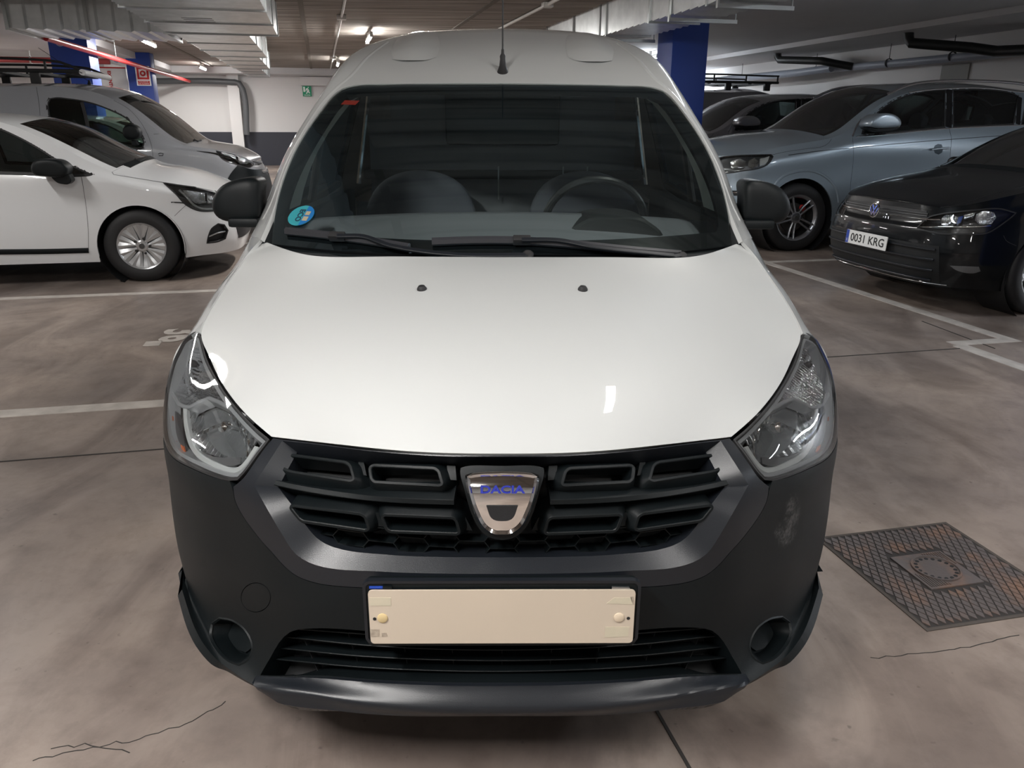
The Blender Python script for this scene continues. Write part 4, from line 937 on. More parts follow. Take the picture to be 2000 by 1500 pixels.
for sx, hx, cx_, m in ((-1, 10, 25, mat('ochre_cap', (.58, .45, .24), .5)), (1, 11, 29, mat('tan_cap', (.60, .50, .38), .5))):
    x = sx * (w2 - hx / 992); MB().lathe([(0, .0), (0, .0034)], xf(PM, np.array([[x, -.003, .0045]]))[0], (0, -1, 0), 14).build('screw_hole', M_BLK, pb); mbx = MB().lathe([(0, .0034), (.0006, .0034), (.0006, 0)], xf(PM, np.array([[x, -.003, .004]]))[0], (0, -1, 0), 14); mbx.build('hole_shadow', M_BLK, pb)
    x = sx * (w2 - cx_ / 992); MB().lathe([(0, .0102), (.002, .0098), (.003, .008), (.003, 0)], xf(PM, np.array([[x, -.001, .004]]))[0], (0, -1, 0), 20).build('screw_cap', m, pb)
TAPE = mat('tape_residue', (.50, .46, .35), .35, noise=(60., (.55, .49, .38), .3)); DIRT = mat('dirty_tape', (.22, .18, .14), .6, noise=(90., (.50, .43, .35), .3))
for q, m in (([(-w2 + .002, .044), (-w2 + .043, .044), (-w2 + .043, .026), (-w2 + .002, .026)], TAPE), ([(-w2 + .001, -.026), (-w2 + .018, -.026), (-w2 + .017, -.042), (-w2 + .001, -.043)], DIRT), ([(-w2 + .022, -.034), (-w2 + .031, -.034), (-w2 + .033, -.042), (-w2 + .022, -.043)], DIRT),
              ([(w2 - .055, .030), (w2 - .04, .043), (w2 - .008, .043), (w2 - .004, .028)], TAPE), ([(w2 - .055, -.022), (w2 - .008, -.022), (w2 - .010, -.044), (w2 - .055, -.046)], TAPE), ([(w2 - .010, .045), (w2 - .004, .045), (w2 - .001, .028), (w2 - .004, .028)], DIRT)):
    MB().prism(q, .004, .0046, PM).build('tape_mark', m, pb, sharp=30)
MB().prism([(-w2 + .028, h2 + .001), (-w2 + .045, h2 + .001), (-w2 + .045, h2 + .007), (-w2 + .028, h2 + .007)], -.003, .001, PM).build('plate_clip', PLAS, hb)
MB().prism([(w2 - .045, h2 + .0), (w2 - .010, h2 + .0), (w2 - .012, h2 + .004), (w2 - .045, h2 + .005)], -.003, .0015, PM).build('plate_clip', M_GALVD, hb)
# ---- windscreen surface
wc = [(3.16, 1.556), (2.9, 1.432), (2.65, 1.290), (2.42, 1.142), (2.20, .985)]
we = [CX(336, 160, x=.64), CX(386, 235, x=.688), CX(417, 298, x=.715), CX(446, 370, x=.735), CX(478, 475, x=.745)]
wn = []
for (cy, cz), e in zip(wc, we): wn.append([[e[0] * t, cy + (e[1] - cy) * t ** 2.4, cz + (e[2] - cz) * t ** 2.4] for t in (0, .25, .5, .75, 1.)])
WIND = Surf(wn, sym=True, canon=True, sub=8)
GL = [(0, 163), (120, 164), (230, 166), (290, 169), (314, 177), (330, 191), (351, 217), (377, 252), (402, 294), (420, 335), (432, 370), (440, 402), (446, 440), (449, 478), (300, 492), (0, 496)]
GIN = [(0, 178), (120, 179), (230, 180), (285, 184), (306, 193), (322, 210), (344, 243), (370, 285), (392, 326), (408, 364), (420, 405), (425, 436), (421, 450), (300, 460), (160, 467), (0, 468)]
gl = symloop(WIND.inv(smooth(GL, 12, False))); gin = symloop(WIND.inv(smooth(GIN, 12, False)))
ws = patch('windscreen', WIND, gl, WGLASS, van, h=.05, flange=0)
patch('black_border', WIND, gl, FRIT, ws, holes=[gin], h=.03, off=-.004, flange=.012)
COWL = [(0, 498), (300, 494), (449, 480), (446, 440), (440, 402), (446, 404), (462, 440), (477, 474), (455, 505), (380, 515), (0, 515)]
patch('cowl_panel', WIND, symloop(WIND.inv(dens(COWL, 10, False), -.012)), PLAS, van, h=.04, off=-.012, flange=.01)
# ---- roof front, pillars, cab sides
inner = [(0, 162), (120, 163), (225, 165), (284, 167), (312, 174), (331, 188), (353, 214), (380, 250), (405, 292), (423, 333), (435, 369), (443, 402), (471, 470)]
iu = WIND.inv(inner); i3 = WIND.ev(iu[:, 0], iu[:, 1])
sil = [(0, 60, 3.80), (110, 63, 3.79), (200, 72, 3.74), (262, 90, 3.60), (297, 110, 3.45), (320, 135, 3.33), (345, 172, 3.22), (376, 222, 3.07), (407, 273, 2.94), (430, 318, 2.86), (447, 362, 2.80), (462, 405, 2.74), (490, 463, 2.60)]
s3 = np.array([CX(u, py, y=y) for u, py, y in sil])
sec = np.array([(0, 1.812), (.15, 1.810), (.30, 1.80), (.42, 1.785), (.52, 1.757), (.60, 1.71), (.66, 1.63), (.71, 1.51), (.75, 1.39), (.785, 1.27), (.81, 1.18), (.83, 1.09), (.85, .98)])
r4 = np.stack([sec[:, 0], np.full(13, 4.4), sec[:, 1]], 1); r5 = np.stack([sec[:, 0], np.full(13, 5.2), sec[:, 1]], 1); r6_ = np.stack([sec[:, 0] * .97, np.full(13, 5.75), sec[:, 1] - .03], 1)
bul = np.array([.022, .022, .02, .018, .016, .014, .010, .008, .007, .006, .006, .006, .004])
up = np.stack([sec[:, 0] * .5, -np.full(13, .6), np.full(13, .8)], 1)
r1_ = .5 * (i3 + s3) + up * bul[:, None]
r3_ = .60 * s3 + .40 * r4; r3_[:6, 2] += .004; r3_[6:, 0] += .012
UPPER = Surf([i3, r1_, s3, r3_, r4, r5, r6_], sym=True, canon=True, sub=6, tau=(.55, .9))
win = UPPER.inv3([(.8, y, z) for y, z in smooth([(2.84, 1.10), (2.97, 1.23), (3.13, 1.37), (3.30, 1.485), (3.5, 1.545), (3.9, 1.56), (4.05, 1.52), (4.08, 1.3), (4.06, 1.10), (3.4, 1.07)], .06)], (.0, 1, 1), 1)
win = win[np.concatenate([[True], np.linalg.norm(np.diff(win, axis=0), axis=1) > .02])]
shell = patch('roof_and_sides', UPPER, uvrect(UPPER, 60), PAINT, van, holes=[win, win * [1, -1]], h=.05, flange=.02)
for sg in (1, -1):
    g = patch('side_window', UPPER, inset(win, .002) * [1, sg], WGLASS, van, h=.08, off=-.012, flange=0)
    w_ = win * [1, sg]; ribbon('window_frame', UPPER.ev(w_[:, 0], w_[:, 1], -.006), UPPER.nrm(w_[:, 0], w_[:, 1]), [(-.016, -.02), (-.016, 0), (.016, 0), (.016, -.02)], RUB, g, closed=True)
    # quarter post
    MB().tube([[sg * .775, 3.30, 1.08], [sg * .705, 3.40, 1.49]], .016, 8).build('quarter_post', RUB, g)
# ---- fenders and lower sides
fi = [CX(u, py, x=x) for u, py, x in ((590, 650, .79), (572, 612, .794), (549, 574, .789), (523, 537, .776), (499, 502, .759), (476, 472, .745))]
fs_ = [CX(u, py, x=x) for u, py, x in ((614, 661, .838), (591, 626, .842), (572, 592, .842), (548, 557, .838), (522, 524, .832), (495, 475, .824))]
fi[-1] = i3[12]; fs_[-1] = s3[12]
fi += [np.array([.835, 3.4, 1.02]), np.array([.85, 4.4, 1.0]), np.array([.85, 5.7, 1.0])]; fs_ += [np.array([.857, 3.4, .97]), np.array([.862, 4.4, .95]), np.array([.86, 5.7, .95])]
fn = []
for a_, b_ in zip(fi, fs_):
    y_ = b_[1] + .02 if fn else 2.0
    fn.append([a_, b_, [.872, y_, .76], [.8755, y_, .55], [.87, y_, .38], [.845, y_, .25]])
FEND = Surf(np.array(fn), canon=True, sub=6, tau=(.85, .85), flip=None)
yy = [f[1][1] for f in fn]
fvm = FEND.kv[-1]
def archuv(yc, r, a0, a1):
    p = [(.87, yc + r * math.cos(t), .31 + r * math.sin(t)) for t in np.linspace(a0, a1, 26)]; p = [q for q in p if q[1] > 2.02 and q[2] > .262]; return FEND.inv3(p, (.15, 1, 1))
arch = archuv(2.335, .375, -.2, PI * .86); arch = np.concatenate([arch, [[-.03, arch[-1][1]], [-.03, fvm + .05], [arch[0][0], fvm + .05]]])
arch2 = archuv(4.98, .37, -.1, PI + .1); arch2 = np.concatenate([arch2, [[arch2[-1][0], fvm + .05], [arch2[0][0], fvm + .05]]])
def mirror_obj(o, nm=None):
    me = o.data.copy(); n = len(me.vertices); co = np.empty(n * 3); me.vertices.foreach_get('co', co); co = co.reshape(-1, 3); off = INV[o.name][:3, 3]
    Vw = co - off; Vw[:, 0] *= -1; Fc = [list(p.vertices)[::-1] for p in me.polygons]; bpy.data.meshes.remove(me)
    return mesh(nm or o.name.split('.')[0], Vw, Fc, o.data.materials[0], o.parent, sharp=35)
d1 = uvrect(FEND, 50)
uS = arch[0][0] + .10; f1 = patch('front_wing', FEND, uvrect(FEND, 40, u1=uS), PAINT, van, holes=[arch], h=.04, flange=.01)
f2 = patch('body_side', FEND, uvrect(FEND, 40, u0=uS + .004), PAINT, van, holes=[arch2], h=.05, flange=.02)
for o in (f1, f2): mirror_obj(o)
# rear panel, underside, wheels
rs = [(x * .965, z - .035) for x, z in sec] + [(.84, .6), (.80, .28)]; rs = rs + [(-x, z) for x, z in rs[::-1] if x > 0]; MB().prism(rs, -.02, .03, frame_at((0, 5.72, 0), (0, 1, 0)) @ np.diag([-1, 1, 1, 1.])).build('rear_doors', PAINT, van, sharp=30)
MB().box((-.70, 1.75, .17), (.70, 5.6, .24)).box((-.62, 1.62, .2), (.62, 1.9, .62)).build('underbody', M_BLK, van)
def wheel(name, c, ax, R, Wd, rim, spokes, parent, rimmat, style='single', bolts=5, steer=0.0, tm=None, inner=True):
    """c wheel centre, ax outward axis"""
    ax = np.array(ax, float); ax /= np.linalg.norm(ax)
    o = MB().lathe([(-Wd / 2, rim * .95), (-Wd / 2 - .004, rim + (R - rim) * .5), (-Wd / 2 + .015, R - .012), (-Wd / 2 + .035, R), (0, R + .001), (Wd / 2 - .035, R), (Wd / 2 - .012, R - .014), (Wd / 2 + .004, rim + (R - rim) * .5), (Wd / 2 - .002, rim + .008), (Wd / 2 - .012, rim * .97)], c, ax, 56).build(name, tm or RUB, parent, sharp=50)
    e = Wd / 2 - .008; MB().lathe([(e - .03, rim * .86), (e - .01, rim * .90), (e, rim * .965), (e + .004, rim * 1.0), (e - .004, rim * 1.02), (e - .02, rim * .99)], c, ax, 56).build('rim', rimmat, o, sharp=40)
    MB().lathe([(-Wd / 2 + .01, rim * .95), (e - .03, rim * .88)], c, ax, 40).build('rim_barrel', mat('dark_barrel', (.05, .05, .05), .45, .6), o)
    if inner: MB().lathe([(e - .09, .0), (e - .09, rim * .62), (e - .11, rim * .62)], c, ax, 32).build('brake_disc', mat('brake_disc', (.09, .085, .08), .4, .8), o)
    h = np.array([0, 0, 1.]); u = np.cross(ax, h); u /= np.linalg.norm(u); w = np.cross(ax, u)
    for k in range(spokes):
        t = 2 * PI * k / spokes + .12; rd = u * math.cos(t) + w * math.sin(t); tn = np.cross(ax, rd)
        lst = [0] if style == 'single' else [-1, 1]
        for q in lst:
            a0 = (.030 if style == 'single' else .013); a1 = (.042 if style == 'wide' else (.030 if style == 'single' else .013)); off = q * .028
            m_ = MB(); sec_ = []
            for s_, hw, o0, d in ((rim * .16, a0, off * .6, -.022), (rim * .55, (a0 + a1) / 2, off * .95, -.026), (rim * .93, a1 if style != 'single' else .036, off * 1.25, -.006)):
                P0 = np.array(c) + rd * s_ + tn * o0 + ax * (e + d)
                sec_.append([P0 + tn * hw - ax * .018, P0 + tn * hw * .8, P0 + tn * hw * .1 + ax * .006, P0 - tn * hw * .8, P0 - tn * hw - ax * .018])
            V = np.array(sec_).reshape(-1, 3); Fq = [[i * 5 + j, i * 5 + j + 1, (i + 1) * 5 + j + 1, (i + 1) * 5 + j] for i in range(2) for j in range(4)]
            m_.add(V, Fq).build('spoke', rimmat, o, sharp=20)
    MB().lathe([(e - .05, rim * .25), (e - .018, rim * .25), (e - .012, rim * .2), (e - .012, .03), (e - .006, .027), (e - .006, 0)], c, ax, 24).build('hub', rimmat, o, sharp=30)
    mbn = MB()
    for k in range(bolts):
        t = 2 * PI * (k + .5) / bolts; P0 = np.array(c) + (u * math.cos(t) + w * math.sin(t)) * rim * .33 + ax * (e - .022); mbn.lathe([(0, .011), (.010, .011), (.011, 0)], P0, ax, 8)
    mbn.build('wheel_bolts', mat('bolt_dark', (.05, .05, .05), .4, .7), o)
    MB().lathe([(0, .024), (.003, .022), (.004, 0)], np.array(c) + ax * (e - .006), ax, 20).build('centre_cap', mat('cap_dark', (.09, .09, .09), .35, .6), o)
    return o
STEEL = mat('steel_wheel', (.33, .34, .35), .4, .8)
for sg in (1, -1):
    for y in (2.33, 4.98): wheel('wheel', (sg * .735, y, .315), (sg, 0, 0), .315, .19, .205, 7, van, STEEL)
# ---- mirrors, aerial, washer jets, wipers
MIR = [(474, 357), (482, 351), (500, 350), (524, 355), (546, 363), (560, 377), (568, 396), (568, 412), (560, 428), (545, 435), (520, 436), (495, 438), (478, 436), (474, 420), (478, 392)]
for sg in (1, -1):
    q = np.array([CX(u, py, y=2.66) for u, py in smooth(MIR, 8)]); M = frame_at((0, 2.66, 0), (0, -1, 0)); Mi = np.linalg.inv(M)
    p2 = xf(Mi, q * [sg, 1, 1])[:, :2]
    mo = pebble(MB(), p2, M, .12, .032, .010).build('door_mirror', PLAS, van, sharp=60)
    MB().box((min(sg * .80, sg * .90), 2.64, 1.055), (max(sg * .80, sg * .90), 2.74, 1.085), bev=.01).build('mirror_arm', PLAS, mo)
ab = CX(0, 155, y=3.19); am = MB().lathe([(-.02, .036), (0, .034), (.006, .03), (.03, .020), (.05, .013), (.075, .010), (.085, .011), (.095, .006), (.11, .005)], ab, (0, .28, 1), 20).build('aerial', RUB, van, sharp=50)
MB().tube([ab + np.array([0, .028, .10]), ab + np.array([0, .15, .62])], [.0032, .002], 8).build('aerial_rod', RUB, am)
for sg in (1, -1):
    uv = HOOD.inv([(sg * 157, 566)]); p0 = HOOD.ev(uv[:, 0], uv[:, 1])[0]; n0 = HOOD.nrm(uv[:, 0], uv[:, 1])[0]
    MB().lathe([(-.004, .013), (.004, .012), (.010, .008), (.012, 0)], p0, n0, 18).build('washer_jet', RUB, van)
def wiper(nm, blade, arm, side_px):
    P, Nn = path(WIND, blade, .010, 8); o = ribbon(nm, P, Nn, [(-.009, -.008), (-.013, .002), (-.005, .012), (.005, .012), (.013, .002), (.009, -.008)], mat('blade_rubber', (.03, .031, .036), .35), van)
    P, Nn = path(WIND, arm, .026, 8); ribbon('wiper_arm', P, Nn, rect(.014, -.004, .004, .002), PLAS2, o)
    uv = WIND.inv([arm[0]], .02); MB().add(*[x for x in boxat(WIND.ev(uv[:, 0], uv[:, 1], .018)[0], WIND.nrm(uv[:, 0], uv[:, 1])[0], (.05, .022, .022))]).build('wiper_clip', RUB, o)
    uv = WIND.inv([arm[-1]], .02); MB().lathe([(-.03, .016), (.012, .016), (.018, .01), (.018, 0)], WIND.ev(uv[:, 0], uv[:, 1], .012)[0], WIND.nrm(uv[:, 0], uv[:, 1])[0], 16).build('wiper_pivot', RUB, o)
    return o
def boxat(P, n, s):
    M = frame_at(P, n); m = MB().box((-s[0] / 2, -s[1] / 2, -s[2] / 2), (s[0] / 2, s[1] / 2, s[2] / 2), M, .003); return np.concatenate(m.V), m.F
wiper('wiper', [(-420, 453), (-340, 461), (-250, 473), (-182, 484)], [(-322, 462), (-270, 463), (-220, 480), (-100, 497), (50, 498)], 0)
wiper('wiper', [(-137, 473), (-60, 470), (30, 470), (150, 478), (250, 488), (348, 496)], [(38, 468), (110, 469), (180, 482), (290, 494), (352, 500)], 0)
# stickers on the glass
uv = WIND.inv([(-391, 424)]); P0 = WIND.ev(uv[:, 0], uv[:, 1], .003)[0]; n0 = WIND.nrm(uv[:, 0], uv[:, 1])[0]; M = frame_at(P0, n0)
st = MB().prism([(.043 * math.cos(t), .043 * math.sin(t)) for t in np.linspace(0, 2 * PI, 36, endpoint=False)], -.0005, .0005, M).build('round_sticker', mat('sticker_teal', (.03, .26, .30), .4), ws, smooth=False)
MB().prism([(.043 * math.cos(t), .043 * math.sin(t)) for t in np.linspace(-1.35, 1.35, 20)], .0005, .0011, M).build('sticker_half', mat('sticker_blue', (.01, .13, .36), .4), st, smooth=False)
M2 = M @ np.array(Matrix.Rotation(-PI / 2, 4, 'Z'))
text('sticker_letters', 'ECO', .026, M2 @ np.array(Matrix.Translation((0, .0 - .004, .0012))), mat('sticker_ink', (.01, .03, .06), .5), ws, .0003, .0008)
MB().prism([(.012, -.022), (.03, -.022), (.03, -.004), (.012, -.004)], .0012, .0015, M).prism([(.012, .002), (.028, .002), (.028, .018), (.012, .018)], .0012, .0015, M).build('sticker_marks', mat('sticker_gold', (.35, .3, .2), .5), st, smooth=False)
uv = WIND.inv([(-299, 199)]); P0 = WIND.ev(uv[:, 0], uv[:, 1], -.006)[0]; n0 = WIND.nrm(uv[:, 0], uv[:, 1])[0]; M = frame_at(P0, n0)
MB().prism([(-.036, -.014), (.028, -.018), (.034, .013), (-.030, .016)], .0, .001, M).build('red_sticker', mat('sticker_red', (.55, .05, .03), .5), ws, smooth=False)
# ---- cabin
cab = MB().box((-.70, 2.30, .80), (.70, 2.72, 1.02), bev=.03); dsh = cab.build('dashboard', INTD, van)
dn = []
for y, z in ((2.26, .985), (2.45, 1.045), (2.62, 1.085), (2.74, 1.098), (2.80, 1.06), (2.82, .9)): dn.append([[x, y + .10 * (x / .7) ** 2 * (1 if y < 2.6 else .2), z - .03 * (x / .7) ** 2] for x in (0, .2, .4, .55, .70)])
DS = Surf(dn, sym=True, canon=True, sub=4, flip=None); DS.sgn = 1 if DS.nrm([DS.ku[2]], [0])[0][2] * DS.sgn > 0 else -DS.sgn
dt = patch('dashboard_top', DS, uvrect(DS, 20), mat('soft_dash', (.17, .18, .20), .55), van, h=.06, flange=0)
uvp = DS.inv([(-78, 441), (150, 441), (136, 452), (-62, 450)]); patch('pale_slip', DS, dens(uvp, .04), mat('pale_slip_white', (.8, .82, .8), .6), dt, h=.04, off=.003, flange=.001)  # flat off-white slip laid on the dashboard top
hump = MB(); pebble(hump, [(.20, -.10), (.52, -.10), (.52, .02), (.44, .07), (.28, .07), (.20, .02)], frame_at((0, 2.80, 1.035), (0, 1, 0)) @ np.diag([-1, 1, 1, 1.]), .25, .02).build('instrument_hood', INTD, dsh)
swc = np.array([.345, 3.02, 1.03]); swn = np.array([0, .88, .47]); Ms = frame_at(swc, swn)
sw = MB().tube(xf(Ms, np.array([[.185 * math.cos(t), .185 * math.sin(t), 0] for t in np.linspace(0, 2 * PI, 49)])), .0145, 10, False).build('steering_wheel', mat('wheel_leather', (.03, .032, .035), .4), van)
m_ = MB()
for t in (.1, PI - .1, -PI / 2): m_.tube(xf(Ms, np.array([[0, 0, -.02], [.18 * math.cos(t), .18 * math.sin(t), 0]])), .016, 8)
m_.rbox((0, 0, -.02), (.14, .12, .05), 0, Ms).build('wheel_hub', INTD, sw)
SEAT = mat('seat_fabric', (.13, .14, .17), .85)
for sx in (-.38, .38):
    b_ = [(-.25, .60), (-.26, .95), (-.22, 1.10), (-.15, 1.16), (.15, 1.16), (.22, 1.10), (.26, .95), (.25, .60)]
    so = pebble(MB(), smooth(b_, .05), frame_at((sx, 3.62, 0), (0, -1, .12)), .14, .05, .02).build('seat', SEAT, van)
    MB().box((sx - .25, 3.05, .5), (sx + .25, 3.6, .68), bev=.04).build('seat_cushion', SEAT, so)
bh = MB().box((-.74, 4.12, .4), (.74, 4.16, 1.0)).box((-.66, 4.12, 1.0), (.66, 4.16, 1.40)).box((-.55, 4.12, 1.4), (.55, 4.16, 1.70)).build('bulkhead', mat('bulkhead_grey', (.24, .25, .28), .7), van)
MB().box((-.69, 4.07, 1.115), (.69, 4.12, 1.16), bev=.01).build('bulkhead_rail', INTD, bh); MB().box((-.28, 4.09, 1.28), (.28, 4.12, 1.54), bev=.02).build('bulkhead_window', mat('bulkhead_pane', (.06, .075, .085), .25), bh)
for x in (-.02, .30, .42): MB().box((x - .003, 4.05, 1.02), (x + .003, 4.06, 1.18)).build('bulkhead_strap', M_GALVD, bh)
# inner pillar and door trims, headliner
for sg in (1, -1):
    k = [4, 5, 6, 7, 8, 9, 10, 11]; A_ = i3[k] * [sg, 1, 1]; q = A_ + np.array([-sg * .005, .05, -.03]); q2 = A_ + np.array([-sg * .03, .20, -.02])
    V = np.concatenate([A_ + np.array([-sg * .012, .012, -.012]), q, q2]); n = len(k)
    Fq = [[r * n + i, r * n + i + 1, (r + 1) * n + i + 1, (r + 1) * n + i] for r in range(2) for i in range(n - 1)]
    mesh('pillar_trim', V, Fq, INTG, van)
    MB().box((min(sg * .74, sg * .80), 2.72, .75), (max(sg * .74, sg * .80), 4.1, 1.07), bev=.02).build('door_trim', INTD, van)
    pebble(MB(), [(2.55, 1.0), (3.02, 1.0), (3.02, 1.12), (2.90, 1.16), (2.62, 1.06)], frame_at((sg * .755, 0, 0), (-sg, 0, 0)) @ np.diag([-sg * 1., 1, 1, 1]), .03, .006).build('mirror_trim', INTD, van)
    MB().tube([[sg * .70, 3.98, 1.1], [sg * .63, 4.02, 1.55]], .012, 8).build('belt_rail', CHROME, van)
MB().box((-.56, 3.42, 1.56), (.56, 4.12, 1.58)).build('headliner', INTG, van)
for sx in (-.33, .33): MB().box((sx - .21, 3.16, 1.50), (sx + .21, 3.30, 1.525), Matrix.Identity(4), .008).build('sun_visor', mat('visor_grey', (.2, .21, .19), .7), van)

# van side details
for sg in (1, -1):
    for pts in ([(.86, 2.78, .92), (.875, 2.80, .6), (.86, 2.90, .33)], [(.86, 4.10, .94), (.875, 4.10, .6), (.86, 4.10, .33)]):
        p = smooth([(b, c) for a, b, c in pts], .05, False); uv = FEND.inv3([(.87, a, b) for a, b in p], (.1, 1, 1)); P = FEND.ev(uv[:, 0], uv[:, 1]) * [sg, 1, 1]; Nn = FEND.nrm(uv[:, 0], uv[:, 1]) * [sg, 1, 1]
        ribbon('door_gap', P, Nn, [(-.002, -.004), (-.002, .0008), (.002, .0008), (.002, -.004)], M_BLK, van)
    MB().box((min(sg * .872, sg * .905), 3.86, .86), (max(sg * .872, sg * .905), 4.02, .89), bev=.01).build('door_handle', PLAS, van)
    MB().box((min(sg * .872, sg * .888), 2.95, .50), (max(sg * .872, sg * .888), 4.05, .58), bev=.008).build('side_moulding', PLAS, van)

# pressed pods and crease on the roof
for sg in (1, -1):
    pod = UPPER.inv(smooth([(sg * x, y) for x, y in ((128, 112), (122, 85), (130, 66), (178, 66), (205, 78), (218, 100), (214, 118), (196, 122), (150, 120))], 8))
    c = pod.mean(0); sc = np.abs(pod - c).max(0)
    patch('roof_pressing', UPPER, pod, PAINT, van, h=.012, off=.0006, flange=0, offfn=lambda u, v: .016 * np.clip(1.0 - ((u - c[0]) / sc[0]) ** 2 - ((v - c[1]) / sc[1]) ** 2, 0, 1) ** 1.6)
    q = UPPER.inv(smooth([(sg * x, y) for x, y in ((225, 84), (262, 112), (296, 150), (322, 172), (345, 195), (372, 232), (402, 282), (424, 325), (440, 370), (452, 402), (466, 430))], 8, False), 0); P = UPPER.ev(q[:, 0], q[:, 1]); Nn = UPPER.nrm(q[:, 0], q[:, 1])
    ribbon('pillar_crease', P, Nn, [(-.010, -.002), (-.004, .0025), (.004, .0025), (.010, -.002)], PAINT, van, sharp=80)
# ================================================================== OTHER VEHICLES
class Car: pass
def car(name, label, cat, nose, c, d, cols, belt, paint, wheels, R, rim, spokes, style, wmat, cowl, top, windows, tint, group=None, sillz=.20, seats=True, arch=1.12, wwid=.2, holes=(), tail=None, low=None):
    """body lofted from stations behind the nose; d=+1 nose toward +gx, near side faces -gy
    cols: (s, w, s_rail, w_rail, z_rail, z_centre)"""
    K = Car(); K.d = d; K.nose = nose; K.c = c
    K.P = lambda s, w, z: G2W(np.stack([nose - d * np.asarray(s, float), c - np.asarray(w, float) + 0 * np.asarray(s, float), np.asarray(z, float) + 0 * np.asarray(s, float)], -1))
    L = cols[-1][0]; K.L = L
    o = root(name, label, cat, tuple(G2W((nose - d * L / 2, c, 0))), GM @ Matrix.Rotation(0 if d > 0 else PI, 4, 'Z'), group=group); K.root = o
    zb = lambda s: np.interp(s, [b[0] for b in belt], [b[1] for b in belt])
    def colrow(s, w, sr, wr, zr, zc, sg):
        b = zb(s); tuck = .05 if (s < .5 or s > L - .4) else .035; f = 1.0
        lo = sillz + (.02 if s < .4 else 0); sl = s + (.05 if s < .3 else 0)
        rows = [(sl + .0, max(0, w - tuck) if w else 0, lo), (s + .01 if s < .3 else s, max(0, w - .008) if w else 0, lo + .12), (s, w, .52), (s * .7 + sr * .3, max(0, w - .012) if w else 0, min(b, zr - .05) * .55 + .52 * .45 + .04), (s * .45 + sr * .55, wr + (w - wr) * .88 if w else 0, min(b, zr - .035)),
                (s * .2 + sr * .8, wr + (w - wr) * (.45 if zr - b > .12 else .40), (min(b, zr - .035) + zr) / 2), (sr, wr, zr)]
        return [K.P(a, sg * q, z) for a, q, z in rows]
    near = [colrow(*q, 1) for q in cols]; far = [colrow(*q, -1) for q in cols]
    net = far[::-1] + near[1:]
    K.B = Surf(net, sub=5, tau=(.9, .85)); B = K.B
    tn = []
    for q in cols:
        s, w, sr, wr, zr, zc = q; row = []
        for t in (-1, -.9, -.62, -.3, 0, .3, .62, .9, 1):
            bow = .16 if cols[cowl][2] - .1 < sr < cols[top][2] + .3 else (.05 if wr > 0 else 0)
            row.append(K.P(sr - bow * (1 - t * t) * min(1, wr / .5), wr * t, zr + (zc - zr) * (1 - abs(t) ** 2.4)))
        tn.append(row)
    K.T = Surf(tn, sub=5, tau=(.9, .9), flip=None); T = K.T
    if (T.N[len(T.gu) // 2, len(T.gv) // 2][2]) < 0: T.sgn *= -1; T.N *= -1
    # outward test for the body surface
    k = B.P.shape[0] - B.P.shape[0] // 4; q = B.P[k, B.P.shape[1] // 3]; 
    if ((q - K.P(L / 2, 0, .5)) * B.N[k, B.P.shape[1] // 3]).sum() < 0: B.sgn *= -1; B.N *= -1
    UM = B.ku[-1]; K.mir = lambda uv: np.array(uv) * [-1, 1] + [UM, 0]
    K.px = lambda p, st=6., sm=True, off=0.: B.inv(smooth(p, st) if sm else dens(p, st), off)
    def sz(p, w=.88, st=.05, sm=True):
        p = smooth(p, st) if sm else dens(p, st); P = K.P(p[:, 0], w, p[:, 1]); a, b, _ = proj(P); return B.inv(np.stack([a, b], 1))
    K.sz = sz
    hs = []
    for s in wheels:
        a = np.linspace(-.12, PI + .12, 26); r = R * arch
        p = np.stack([s + r * np.cos(a), R + r * np.sin(a)], 1); p = p[p[:, 1] > sillz + .005]; P = K.P(p[:, 0], cols[6][1] - .004, p[:, 1]); x, y, _ = proj(P); uv = B.inv(np.stack([x, y], 1)); uv = uv[np.argsort(uv[:, 0])] if False else uv; uv = np.concatenate([uv, [[uv[-1][0], -.03], [uv[0][0], -.03]]]); hs += [uv, K.mir(uv)]
        K.arch = uv
    wn = []
    for w_ in windows:
        uv = K.px(w_[1]) if w_[0] == 'px' else sz(w_[1]); wn.append(uv); hs += [uv, K.mir(uv)]
    for h_ in holes: uv = K.px(h_); hs += [uv, K.mir(uv)]
    K.holes = [K.px(h_) for h_ in holes]
    K.body = patch('body_side', B, uvrect(B, 110), paint, o, holes=hs, h=.06, flange=.02)
    uc, ut = T.ku[cowl], T.ku[top]; vm = T.kv[-1]; e = vm * .055
    K.hood = patch('bonnet', T, uvrect(T, 50, u1=uc - .004), paint, o, h=.05, flange=.008)
    scr = uvrect(T, 26, uc + .01, ut, e, vm - e)
    ur = T.ku[tail[0]] if tail else None; hl2 = [scr]
    if tail: hl2.append(uvrect(T, 16, T.ku[tail[0]], T.ku[tail[1]], e * 1.6, vm - e * 1.6))
    K.roof = patch('roof', T, uvrect(T, 70, u0=uc), paint, o, holes=hl2, h=.06, flange=.012)
    gm = glassmat(name + '_glass', tint, 1.0, 0, .03); gw = glassmat(name + '_screen_glass', tint, 1.0, 0, .13)
    g1 = patch('windscreen', T, inset(scr, .002), gw, o, h=.08, flange=0)
    P, Nn = T.ev(scr[:, 0], scr[:, 1], -.002), T.nrm(scr[:, 0], scr[:, 1]); ribbon('screen_border', P, Nn, [(-.03, 0), (-.03, .001), (.006, .001), (.006, -.01)], FRIT, g1, closed=True) if False else None
    ci = inset(scr, .035); patch('screen_border', T, inset(scr, .002), FRIT, g1, holes=[ci], h=.05, off=-.004, flange=0)
    if tail: patch('rear_window', T, inset(hl2[1], .002), gm, o, h=.08, flange=0)
